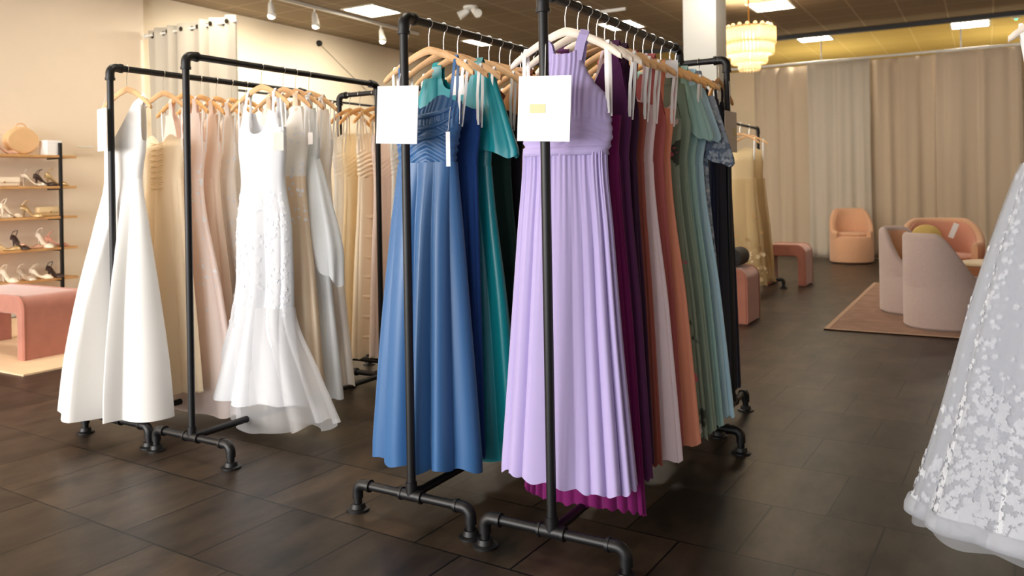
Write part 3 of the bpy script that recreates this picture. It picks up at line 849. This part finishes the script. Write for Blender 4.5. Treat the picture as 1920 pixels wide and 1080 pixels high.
GT.skirt(.66, .10, 26, hemfn=lambda p: .05 * np.cos(p * 2 + .6) - .02, t0=.3).build('tulle_train', 'tulle', t, angle=180)
hang('white lace mermaid gown', X, y0, 0)
rows_W = [
    (3.12, 'ivory', 'ivory V-neck gown behind the white lace mermaid', 'ivory V-neck gown', .2, .27, 'v', 'wood', dict(n=8)),
    (3.21, 'bluewhite', 'cool white gown with a pinned up side drape', 'white gown with side drape', .15, .30, 'v', 'wood', dict(n=6, drape=1)),
    (3.31, 'blushivory', 'warm ivory gown with wide straps toward the rack end', 'warm ivory gown', .2, .30, 'v', 'wood', {}),
]
for i, (y0, key, lab, short, hem, ah, kind, wood, ex) in enumerate(rows_W):
    top = 1.70 if kind != 'sweet' else 1.56
    G = Gown(dress_prof(top, 1.50, 1.33, hem, .16, .168, .15, ah, bt=.018, bw=.04, bfh=.058, bbh=.045), n=ex.get('n', 10), amp=(.002, .018), seed=90 + i, N=220, q=.85)
    t = gown('bridal_gown', lab, 'gown', GW, X, y0, 0, 'nude_tan' if i == 0 else key, G, 1.33, hem, neck(kind, top, .2 if kind == 'v' else .05, 1.53, .5, .85),
             straps=((-.1, top - .005, -.1), (.1, top - .005, .1)) if kind != 'sweet' else (), strap_w=.035, loops=.01, loop_z=1.48, loop_in=.175, bodice_mat='ivory' if i == 0 else None)
    if ex.get('drape'):
        D = Gown([(1.45, .05, .03, .03, .10), (1.2, .075, .05, .04, .15), (.95, .11, .06, .05, .18), (.80, .07, .05, .04, .22)], n=5, amp=(.003, .02), seed=5, N=100)
        D.skirt(1.45, .83, 20, hemfn=lambda p: -.08 * np.cos(p)).build('side_drape', key, t, angle=180)
    if i == 0: flowers(G, 1.33, hem, 70, 8, t, (1.05, 1.6), (PI * 1.05, PI * 1.95), mat='lace', size=(.006, .012), out=.002)
    hang(short, X, y0, 0, wood)

# ---- leftmost rack
X = XFl
y0 = 2.615
G = Gown([(1.80, .15, .02, .02), (1.70, .155, .025, .025), (1.5, .160, .045, .04, -.02), (1.33, .145, .045, .04, -.04), (1.1, .185, .085, .05, -.055), (.7, .265, .17, .06, -.075), (.35, .325, .22, .07, -.09), (.1, .35, .24, .07, -.10)],
         n=6, amp=(.001, .045), seed=44, N=340, q=1.0, low=.5, notch=(0.0, .028, -.06))
t = gown('bridal_gown', 'ivory satin one-shoulder A-line gown at the far left', 'gown', GW, X, y0, 0, 'ivory_satin', G, 1.33, .125, neck('one', 1.735, .1, 1.50), rows=48,
         straps=((.125, 1.735, .15),), strap_w=.05)
hang('one-shoulder ivory gown', X, y0, 0)
rows_F = [
    (2.83, 'champagne', 'champagne gown with a corset lace-up back', 'champagne corset gown', .2, .27, 'sweet', 'wood', dict(lacing=1)),
    (2.96, 'pinkivory', 'full blush A-line gown behind the black post', 'full blush gown', .06, .42, 'v', 'gold_wood', dict(n=7)),
    (3.07, 'nude', 'nude peach gown behind the full blush one', 'nude peach gown', .16, .28, 'v', 'gold_wood', {}),
    (3.18, 'blushivory', 'pale blush gown scattered with lace flowers', 'pale blush lace gown', .12, .37, 'v', 'gold_wood', dict(fl=1)),
    (3.29, 'ivory', 'plain ivory gown left of the mermaid gown', 'plain ivory gown', .14, .3, 'v', 'gold_wood', {}),
    (3.40, 'pinkivory', 'pale pink gown with thin straps', 'pale pink gown', .16, .3, 'sweet', 'gold_wood', {}),
]
for i, (y0, key, lab, short, hem, ah, kind, wood, ex) in enumerate(rows_F):
    top = 1.69 if kind != 'sweet' else 1.54
    G = Gown(dress_prof(top, 1.50, 1.33, hem, .16, .168, .145, ah, bt=.018, bw=.04, bfh=.058, bbh=.045), n=ex.get('n', 9), amp=(.002, .02), seed=110 + i, N=220, q=.85)
    t = gown('bridal_gown', lab, 'gown', GW, X, y0, 0, key, G, 1.33, hem, neck(kind, top, .16 if kind == 'v' else .04, 1.53, .5, .85),
             straps=((-.1, top - .005, -.1), (.1, top - .005, .1)) if kind != 'sweet' else (), strap_w=.03, loops=.01, loop_z=1.48, loop_in=.175)
    if ex.get('lacing'):
        b = MB()
        for k in range(9):
            z = 1.27 + k * .03; yy = -float(G.bf(z)) - .006
            b.tube([(-.05, yy, z), (.05, yy, z + .012)], .0028, 5); b.tube([(.05, yy - .003, z), (-.05, yy - .003, z + .012)], .0028, 5)
        b.build('lacing', 'beige', t)
    if ex.get('fl') or i == 1: flowers(G, 1.33, hem, 90, 8 + i, t, (.6, 1.45), (PI * 1.05, PI * 1.95), mat='lace', size=(.006, .012), out=.002)
    hang(short, X, y0, 0, wood)

# ---- crosswise rear rack on the left (gowns face +X)
for i, (x0, key, lab, short, hem, ah, kind) in enumerate([
        (-3.40, 'pinkivory', 'blush gown just left of the steel blue dress', 'blush gown on the rear rack', .18, .23, 'sweet'),
        (-3.53, 'champagne_satin', 'draped champagne satin gown left of the steel blue dress', 'champagne satin gown', .17, .245, 'sweet'),
        (-3.65, 'cream_cloth', 'cream yellow gown left of the champagne satin one', 'cream yellow gown', .2, .245, 'sweet'),
        (-3.74, 'ivory', 'ivory gown at the rear rack post', 'ivory gown at the rear rack post', .2, .24, 'sweet'),
        (-3.25, 'ivory', 'ivory gown on the rear rack behind the blue rack', 'rear ivory gown', .2, .23, 'sweet')]):
    G = Gown(dress_prof(1.60, 1.5, 1.33, hem, .17, .172, .16, ah, bt=.02, bw=.036, bfh=.05, bbh=.042), n=8, amp=(.002, .016), seed=130 + i, N=200, q=.9, ruche=.006 if i == 1 else .002)
    gown('bridal_gown', lab, 'gown', GW, x0, 4.205, PI / 2, key, G, 1.33, hem, neck('sweet', 1.60, .04), loops=.012, loop_z=1.5, loop_in=.14,
         straps=((-.12, 1.6, -.12), (.12, 1.6, .12)), strap_w=.014)
    if i == 1:
        tt = [o for o in C.objects if o.get('label') == lab][0]
        b = MB(); rr = random.Random(3)
        for k in range(7):                              # swagged folds across the satin
            z = 1.22 - k * .13; L = []
            for j in range(19):
                u = j / 18; ph = PI * 1.06 + u * PI * .88
                q = G.pos(np.array([ph]), np.array([z - .13 * math.sin(PI * u) + .22 * (u - .5)]), np.array([(1.33 - z) / 1.16]), -.010)[0]
                L.append(q)
            b.tube(L, [.002 + .019 * math.sin(PI * j / 18) for j in range(19)], 12)
        b.build('draped_folds', key, tt, angle=180)
    hang(short, x0, 4.205, PI / 2, 'gold_wood')

# ---- far small rack
G = Gown(dress_prof(1.62, 1.5, 1.33, .14, .15, .155, .15, .245, bt=.02, bw=.05, bfh=.10, bbh=.08), n=8, amp=(.002, .02), seed=140, N=180)
for k, (yy, lab, short) in enumerate(((9.0, 'champagne tulle gown with flower embroidery on the small far rack', 'flowered tulle gown'),
                                      (9.4, 'plain champagne tulle gown behind the flowered one', 'plain champagne tulle gown'))):
    t = gown('bridal_gown', lab, 'gown', GW, -2.345, yy, 0, 'far_champagne', G, 1.33, .30, neck('sweet', 1.62, .04), loops=.012, loop_z=1.5)
    G.skirt(1.30, .14, 24, out=.02).build('tulle_overskirt', 'tulle_champ', t, angle=180)
    if k == 0:
        flowers(G, 1.33, .14, 60, 4, t, (.2, .5), (PI * 1.02, PI * 1.98), mat='cream_cloth', size=(.012, .03), out=.03)
        flowers(G, 1.33, .14, 40, 7, t, (.3, .95), (PI * 1.02, PI * 1.98), mat='muted_gold', size=(.012, .03), out=.03)
    hang(short, -2.345, yy, 0)

# ---- foreground ball gown on the right
X = .28; y0 = 2.98
prof = [(1.78, .14, .02, .02), (1.66, .15, .03, .03), (1.52, .165, .06, .055), (1.36, .155, .07, .06), (1.25, .195, .10, .08), (.87, .312, .165, .14), (.5, .402, .205, .18), (.17, .495, .25, .21)]
G = Gown(prof, n=10, amp=(.002, .022), seed=7, N=360, q=1.0, low=.4)
t = gown('bridal_gown', 'large white tulle ball gown with lace flowers, right foreground', 'gown', GW, X, y0, 0, 'pale_white', Gown([(a, b * .93, c * .9, d * .9) for a, b, c, d in prof], n=8, amp=(.002, .015), seed=8, N=200), 1.36, .22,
         neck('round', 1.68, .1, 1.56, .45, .7), rows=40, straps=((-.11, 1.67, -.12), (.11, 1.67, .12)), strap_w=.022, loops=.012, loop_z=1.52, loop_in=.18)
G.skirt(1.35, .165, 48, out=.004).build('tulle_overskirt', 'tulle_thick', t, angle=180)
G2 = Gown([(a, b * 1.01, c * 1.02, d) for a, b, c, d in prof], n=13, amp=(.002, .020), seed=9, N=300, q=1.0)
G2.skirt(1.3, .15, 40, out=.012).build('tulle_overskirt', 'tulle_grey', t, angle=180)
h_ = MB().rows([G.pos(G.phi, np.full(G.N, z), np.full(G.N, 1.0), o) for z, o in ((.215, .008), (.21, .016), (.185, .019), (.165, .016), (.16, .006))])
h_.build('hem_band', 'tulle_thick', t, angle=180)
flowers(G, 1.36, .1, 1100, 21, t, (.18, .66), (PI * 1.0, PI * 1.75), mat='lace_grey', size=(.006, .015), out=.0075, weight=lambda z, p: max(.03, 1 - (z - .18) / .5) * (1 if p > PI * 1.12 else .3))
flowers(G, 1.36, .1, 420, 22, t, (.55, 1.6), (PI * 1.0, PI * 1.75), mat='lace_grey', size=(.005, .011), out=.0075, weight=lambda z, p: .7 if abs(p - PI * 1.18 - .2 * (1 - z)) < .16 else .12)
hang('foreground tulle ball gown', X, y0, 0, 'pale_wood')

# ------------------------------------------------------------------ rack signs and price tags


def sign_card(label, x, y, z, rz, tilt, cord_top, mat='card', patch=None, w=.185, h=.215):
    t = thing('rack_sign', label, 'sign', (x, y, z), 0, 'signs hung on rack posts')
    t.rotation_euler = (0, tilt, rz)
    cdo = MB().box((0, 0, 0), (w, .003, h)).build('card', mat, t, smooth=False)
    if patch: MB().box((patch[0], -.0022, patch[1]), (patch[2], .0012, patch[3])).build('printed_label', 'gold_print', cdo, smooth=False)
    Mi = t.matrix_basis.inverted()
    a = Mi @ Vector(cord_top)
    MB().tube([(0, 0, h / 2 - .006), a], .0013, 5).build('cord', 'ribbon', t)
    return t


sign_card('white sign with a pale gold label on the lavender rack post', XLv + .015, YLv - .032, 1.51, .12, .05, (XLv + .0, YLv + .03, 1.92), patch=(-.022, 0, .055, .03))
sign_card('blank white sign on the steel blue rack post', XBl - .012, YBl - .032, 1.53, .05, .055, (XBl + .0, YBl + .06, 1.92))
sign_card('narrow white sign turned sideways on the leftmost rack post', XFl - .02, YFl - .035, 1.58, -.35, .02, (XFl, YFl + .03, 1.92))
sign_card('greyish sign with a small gold square on the crosswise rack post', -1.136, 4.185, 1.52, 1.53, 0, (-1.16, 4.24, 1.92), mat='grey_card', patch=(.05, 0, .04, .04), w=.19, h=.21)  # the shadow lying on this card is put into its grey


def price_tag(label, x, y, z, rz, top, w=.045, h=.07, mat='card'):
    t = thing('price_tag', label, 'price tag', (x, y, z), rz, 'price tags on the gowns')
    MB().box((0, 0, 0), (w, .0015, h)).build('card', mat, t, smooth=False)
    a = Matrix.Rotation(-rz, 4, 'Z') @ (Vector(top) - Vector((x, y, z)))
    MB().tube([(0, 0, h / 2 - .004), a], .0009, 5).build('string', 'ribbon', t)


price_tag('square white price tag beside the teal dress shoulder', -1.80, 2.66, 1.66, .1, (-1.79, 2.66, 1.75), .055, .075)
price_tag('long narrow white tag at the waist of the steel blue dress', -1.735, 2.49, 1.40, .4, (-1.735, 2.51, 1.56), .016, .13)
price_tag('pale blue-grey tag on the white lace mermaid bodice', -3.03, 2.88, 1.50, .2, (-3.06, 2.91, 1.60), .06, .09, 'grey_card')
price_tag('small grey tag on the ivory V-neck gown', -2.98, 3.05, 1.52, .1, (-3.0, 3.06, 1.62), .03, .06, 'grey_card')
price_tag('small white tag hanging among the coral and blush dresses', -1.09, 3.15, 1.72, .2, (-1.1, 3.15, 1.79), .05, .07)

# ------------------------------------------------------------------ seating


def stool(label, x1, y0, L, D, Hh=.49, th=.09, r=.10, group='pink velvet waterfall benches'):
    """arch bench: right end at x1, front at y0"""
    t = thing('upholstered_bench', label, 'bench', (x1 - L / 2, y0 + D / 2, 0), 0, group)
    def ap(c, rr, a0, a1): return [(c[0] + rr * math.cos(a0 + (a1 - a0) * i / 6), c[1] + rr * math.sin(a0 + (a1 - a0) * i / 6)) for i in range(7)]
    h = L / 2
    poly = [(-h, 0)] + ap((-h + r, Hh - r), r, PI, PI / 2) + ap((h - r, Hh - r), r, PI / 2, 0) + [(h, 0), (h - th, 0)]
    ri = .04
    poly += ap((h - th - ri, Hh - th * 1.5 - ri), ri, 0, PI / 2) + ap((-h + th + ri, Hh - th * 1.5 - ri), ri, PI / 2, PI) + [(-h + th, 0)]
    MB().prism(poly, -D / 2, D / 2).build('body', 'velvet', t, angle=35, bevel=.015)
    b = MB()
    for s in (-1, 1):
        o = [q for q in ap((-h + r, Hh - r), r + .001, PI, PI / 2)] + [q for q in ap((h - r, Hh - r), r + .001, PI / 2, 0)]
        b.tube([(-h - .001, s * (D / 2 - .008), .01)] + [(q[0], s * (D / 2 - .008), q[1]) for q in o] + [(h + .001, s * (D / 2 - .008), .01)], .006, 6)
    b.build('piping', 'velvet', t)
    return t


stool('pink velvet bench on the tan rug at far left', -6.235, 3.36, 1.15, .48)
stool('pink velvet bench half hidden behind the navy dress', -1.83, 7.17, 1.0, .45, .49)
stool('pink velvet stool in front of the back curtain, left of the lone chair', -1.88, 10.1, .5, .45)
bb = MB().tube([(0, -.16, 0), (0, -.15, 0), (0, .15, 0), (0, .16, 0)], [.05, .085, .085, .05], 20).build('bolster', 'blacksoft', None, loc=(-1.985, 7.42, .49 + .088))
tag(bb, 'black rounded bolster lying on the half hidden pink bench', 'bolster')


def barrel_chair(label, x, y, rz, mat, inner, R=.285, back=.81, arm=.50, seat=.42, span=2.25, group='barrel chairs'):
    """opening towards local -Y"""
    t = thing('barrel_chair', label, 'armchair', (x, y, 0), rz, group)
    MB().lathe([(R - .02, .012), (R, .03), (R, seat - .05), (R - .015, seat - .02), (R - .04, seat - .012)], 48).build('base', mat, t)
    MB().lathe([(R - .04, 0), (R - .04, .014)], 32).build('plinth', 'blacksoft', t)
    n = 48; Ro, Ri = R, R - .075; R_ = []
    for i in range(n + 1):
        a = -span + 2 * span * i / n
        q = abs(a) / span
        top = arm + (back - arm) * (1 - sm(.30, .90, q)) - (.02 if q > .97 else 0)
        d = Vector((math.sin(a), math.cos(a), 0))
        prof = [(Ro, seat - .06), (Ro, top - .04), (Ro - .012, top - .012), ((Ro + Ri) / 2, top), (Ri + .012, top - .012), (Ri, top - .04), (Ri, seat - .06)]
        R_.append([(d.x * p_[0], d.y * p_[0], p_[1]) for p_ in prof])
    MB().rows(R_, True, (True, True)).build('backrest', mat, t, angle=50)
    # soft lining of the backrest
    R2 = []
    for i in range(n + 1):
        a = -span * .94 + 2 * span * .94 * i / n
        q = abs(a) / span
        top = arm + (back - arm) * (1 - sm(.30, .90, q)) - .035
        d = Vector((math.sin(a), math.cos(a), 0)); ri = Ri - .018
        prof = [(Ri + .004, seat - .03), (Ri + .004, top - .01), (ri + .008, top - .006), (ri, top - .03), (ri, seat - .03)]
        R2.append([(d.x * p_[0], d.y * p_[0], p_[1]) for p_ in prof])
    MB().rows(R2, True, (True, True)).build('back_lining', inner, t, angle=50)
    MB().lathe([(.05, seat - .03), (Ri - .025, seat - .03), (Ri - .02, seat + .02), (Ri - .05, seat + .045), (.05, seat + .05)], 40).build('seat_cushion', inner, t)
    return t


barrel_chair('lone peach barrel chair standing against the back curtain', -1.80, 13.35, .28, 'boucle_peach', 'boucle_peach', R=.315, back=.83)
barrel_chair('blush barrel chair at the rug edge, back turned to us, nearest', -.335, 7.74, 2.3, 'boucle', 'boucle_peach', R=.30, arm=.45)
barrel_chair('blush barrel chair seen side-on behind the nearest chair', -.60, 8.50, 1.15, 'boucle', 'boucle_peach', R=.30, arm=.45)
c3 = barrel_chair('rose barrel chair with a mustard cushion behind the nearest chair', -.42, 9.75, .1, 'boucle_peach', 'rose', R=.40, back=.83, arm=.60)
barrel_chair('low tan tub chair right of the rose chair', .26, 9.55, -.3, 'boucle_peach', 'boucle_peach', R=.27, back=.62, arm=.55)
cu = MB().lathe([(.01, -.06), (.10, -.055), (.16, -.03), (.175, 0), (.16, .03), (.10, .055), (.01, .06)], 28).build('cushion', 'mustard', None, loc=(-.56, 9.72, .645))
cu.rotation_euler = (PI / 2 - .3, 0, .2); cu.scale = (.85, .75, .9)
tag(cu, 'mustard round cushion propped in the rose barrel chair', 'cushion')
bk_ = MB().box((0, 0, 0), (.05, .012, .16)).build('booklet', 'card', None, smooth=False, loc=(-.30, 9.55, .72)); bk_.rotation_euler = (.25, .35, .1)
tag(bk_, 'white booklet leaning in the rose barrel chair', 'booklet')

rug = MB().box((.55, 8.95, .006), (3.5, 3.5, .012)).build('area_rug', 'rug_pink', None, smooth=False)
b = MB()
for q in (-1, 1):
    b.box((.55 + q * 1.73, 8.95, .0075), (.04, 3.5, .013)); b.box((.55, 8.95 + q * 1.73, .0075), (3.42, .04, .013))
b.build('border', 'rug_edge', rug, smooth=False)
tag(rug, 'faded pink rug under the barrel chairs', 'rug')
rug = MB().box((-7.15, 4.15, .006), (2.76, 2.09, .012)).build('area_rug', 'rug_tan', None, smooth=False)
tag(rug, 'pale tan rug under the pink bench at far left', 'rug')

tb = thing('side_table', 'small round stone table between the barrel chairs', 'table', (.05, 8.35, .012))
MB().lathe([(.03, .47), (.255, .47), (.265, .478), (.265, .495), (.255, .503), (.03, .503)], 40).build('tabletop', 'stone', tb)
MB().lathe([(.15, 0), (.15, .012), (.06, .03), (.05, .2), (.06, .44), (.12, .47)], 28).build('pedestal', 'table_leg', tb)
bt = thing('bottle', 'small green-gold bottle with a sprig on the round table', 'bottle', (.03, 8.27, .515))
MB().lathe([(.02, 0), (.024, .004), (.024, .06), (.010, .085), (.010, .105)], 16).build('glass_body', 'glass_green', bt)
b = MB()
for k in range(4):
    a = k * 1.7; b.tube([(0, 0, .09), (.012 * math.cos(a), .012 * math.sin(a), .13), (.03 * math.cos(a), .03 * math.sin(a), .15 + .01 * k)], [.002, .006, .001], 5)
b.build('sprig', 'leaf', bt)

# ------------------------------------------------------------------ shoe shelves
SX, SY1, SY0 = -8.50, 4.94, 3.7
SH = [.385, .703, 1.028, 1.344, 1.668]
sh = thing('wall_shelf_unit', 'oak shelf unit with black uprights against the left wall', 'shelf unit', (-8.52, 4.35, 0))
for z in SH: MB().box((-.01, .03, z - .0125), (.27, 1.46, .025)).build('shelf_board', 'shelf_wood', sh, bevel=.003)
for yy in (SY1 - 4.35, SY0 - 4.35): MB().box((.115, yy, .9), (.03, .03, 1.8)).build('upright', 'pipe', sh, bevel=.003)
for yy in (SY1 - 4.35, SY0 - 4.35):
    for z in SH: MB().box((-.01, yy, z - .033), (.22, .02, .014)).build('bracket', 'pipe', sh)


def shoe(label, y, z, mat, heel=.08, rz=0.0, x=-8.47, L=.23, strap=True, group='shoes on the oak shelves'):
    t = thing('high_heel_shoe' if heel > .03 else 'flat_shoe', label, 'shoe', (x, y, z), rz, group)
    R = []; n = 15
    for i in range(n):
        u = i / (n - 1); xx = -L / 2 + L * u
        zz = heel * (1 - sm(.05, .68, u)) + .006
        w_ = .026 + .014 * sm(.2, .7, u); w_ *= 1 if u < .85 else math.sqrt(max(.06, 1 - ((u - .85) / .16) ** 2))
        hh = (.045 if u < .22 else .045 - .03 * sm(.22, .4, u) + .025 * sm(.5, .72, u)) * (1 if u < .8 else 1 - .7 * sm(.8, 1, u))
        R.append([(xx, w_ * math.cos(a), zz + max(0, math.sin(a)) * hh - .005 * (math.sin(a) < 0)) for a in [2 * PI * k / 14 for k in range(14)]])
    MB().rows(R, True, (True, True)).build('upper', mat, t, angle=60)
    if heel > .03: MB().tube([(-L / 2 + .025, 0, heel + .01), (-L / 2 + .022, 0, heel * .5), (-L / 2 + .024, 0, 0)], [.016, .008, .006], 8).build('heel', mat, t)
    else: MB().box((-L / 2 + .04, 0, .006), (.06, .05, .012)).build('heel', mat, t)
    if strap: MB().tube([(-L / 2 + .02, -.028, heel + .04), (-L / 2 + .05, -.022, heel + .085), (-L / 2 + .08, 0, heel + .095), (-L / 2 + .05, .022, heel + .085), (-L / 2 + .02, .028, heel + .04)], .004, 6).build('ankle_strap', mat, t)
    return t


def clutch(label, y, z, w_, h, mat, d=.07):
    t = thing('clutch_bag', label, 'clutch bag', (-8.5, y, z), 0, 'bags on the oak shelves')
    MB().box((0, 0, h / 2), (d, w_, h)).build('body', mat, t, bevel=.018)
    MB().prism([(d / 2 + .002, h * .98), (d / 2 + .006, h * .45), (d / 2 + .009, h * .45), (d / 2 + .006, h)], -w_ * .47, w_ * .47, 'xz').build('flap', mat, t)
    MB().tube([(d / 2 + .006, 0, h * .47), (d / 2 + .018, 0, h * .47)], .008, 10).build('clasp', 'gold', t)


# topmost shelf
t = thing('handbag', 'round tan handbag standing on the top shelf', 'handbag', (-8.55, 4.62, SH[4]), 0, 'bags on the oak shelves')
MB().prism([(.15 * math.cos(a) * (1 + .12 * math.cos(2 * a)), .145 + .145 * math.sin(a)) for a in [2 * PI * k / 28 for k in range(28)]], -.05, .05, 'yz').build('body', 'tan', t, bevel=.02)
MB().tube([Vector((0, q.y, q.z)) for q in arc((0, 0, .27), .055, 0, PI, 12, (0, 1, 0), (0, 0, 1))], .008, 8).build('handle', 'tan', t)
t = thing('gift_box', 'small white box at the end of the top shelf', 'box', (-8.5, 4.89, SH[4]), 0)
MB().box((0, 0, .075), (.15, .15, .15)).build('body', 'card', t, bevel=.004)
MB().box((0, 0, .142), (.156, .156, .03)).build('lid', 'card', t, bevel=.004)
shoe('rose gold heel standing on end on the top shelf', 4.42, SH[4], 'rose_gold', .10, 1.3)
clutch('blush pouch at the left end of the top shelf', 4.30, SH[4], .14, .10, 'boucle')
# second shelf
clutch('wide cream clutch bag on the second shelf from the top', 4.40, SH[3], .32, .095, 'cream')
shoe('silver heel beside the cream clutch', 4.70, SH[3], 'silver', .09, 1.2)
shoe('dark shoe at the right of the second shelf', 4.82, SH[3], 'dark', .08, 1.5)
shoe('gold sandal by the upright, second shelf', 4.94, SH[3], 'goldleather', .09, 1.4)
# third
shoe('silver strappy heel at the left of the middle shelf', 4.36, SH[2], 'silver', .10, 1.25)
shoe('cream strappy heel on the middle shelf', 4.47, SH[2], 'cream', .10, 1.7)
shoe('gold dressy heel beside the beige clutch', 4.68, SH[2], 'goldleather', .08, .5)
clutch('beige clutch bag at the right of the middle shelf', 4.86, SH[2], .25, .10, 'beige')
# fourth
shoe('gold flat shoe at the left of the fourth shelf', 4.44, SH[1], 'goldleather', .012, 1.1, strap=False)
shoe('dark brown heel on the fourth shelf', 4.55, SH[1], 'dark', .10, .15)
shoe('rose gold flat shoe on the fourth shelf', 4.66, SH[1], 'rose_gold', .012, 1.3, strap=False)
shoe('cream platform heel on the fourth shelf', 4.80, SH[1], 'cream', .11, .1)
shoe('pink heel near the upright, fourth shelf', 4.93, SH[1], 'rose', .07, 1.3)
# fifth
shoe('white pointed shoe facing out on the lowest visible shelf', 4.44, SH[0], 'cream', .08, .1)
shoe('silver sandal in the middle of the lowest shelf', 4.61, SH[0], 'silver', .07, .2)
shoe('white slingback shoe on the lowest visible shelf', 4.76, SH[0], 'cream', .06, .6)
shoe('dark brown shoe at the right of the lowest shelf', 4.90, SH[0], 'dark', .07, .1)
# wall details
wp = thing('wall_hook_bar', 'thin metal bar on the left wall beside the shelf unit', 'wall bar', (-8.64, 5.36, 1.78))
MB().tube([(0, -.09, 0), (0, .09, 0)], .008, 8).build('bar', 'white_metal', wp)
for s in (-.07, .07): MB().tube([(0, s, 0), (-.03, s, 0)], .006, 6).build('standoff', 'white_metal', wp)
kn = thing('wall_camera', 'small black dome camera high on the wall beyond the curtain', 'camera', (-8.79, 9.2, 3.5))
MB().lathe([(.045, 0), (.045, .03), (.035, .05), (.01, .065)], 18).build('dome', 'blacksoft', kn).rotation_euler = (0, PI / 2, 0)
MB().tube([(0.02, .03, -.02), (.02, 1.3, -.75)], .003, 5).build('cable', 'grommet', kn)
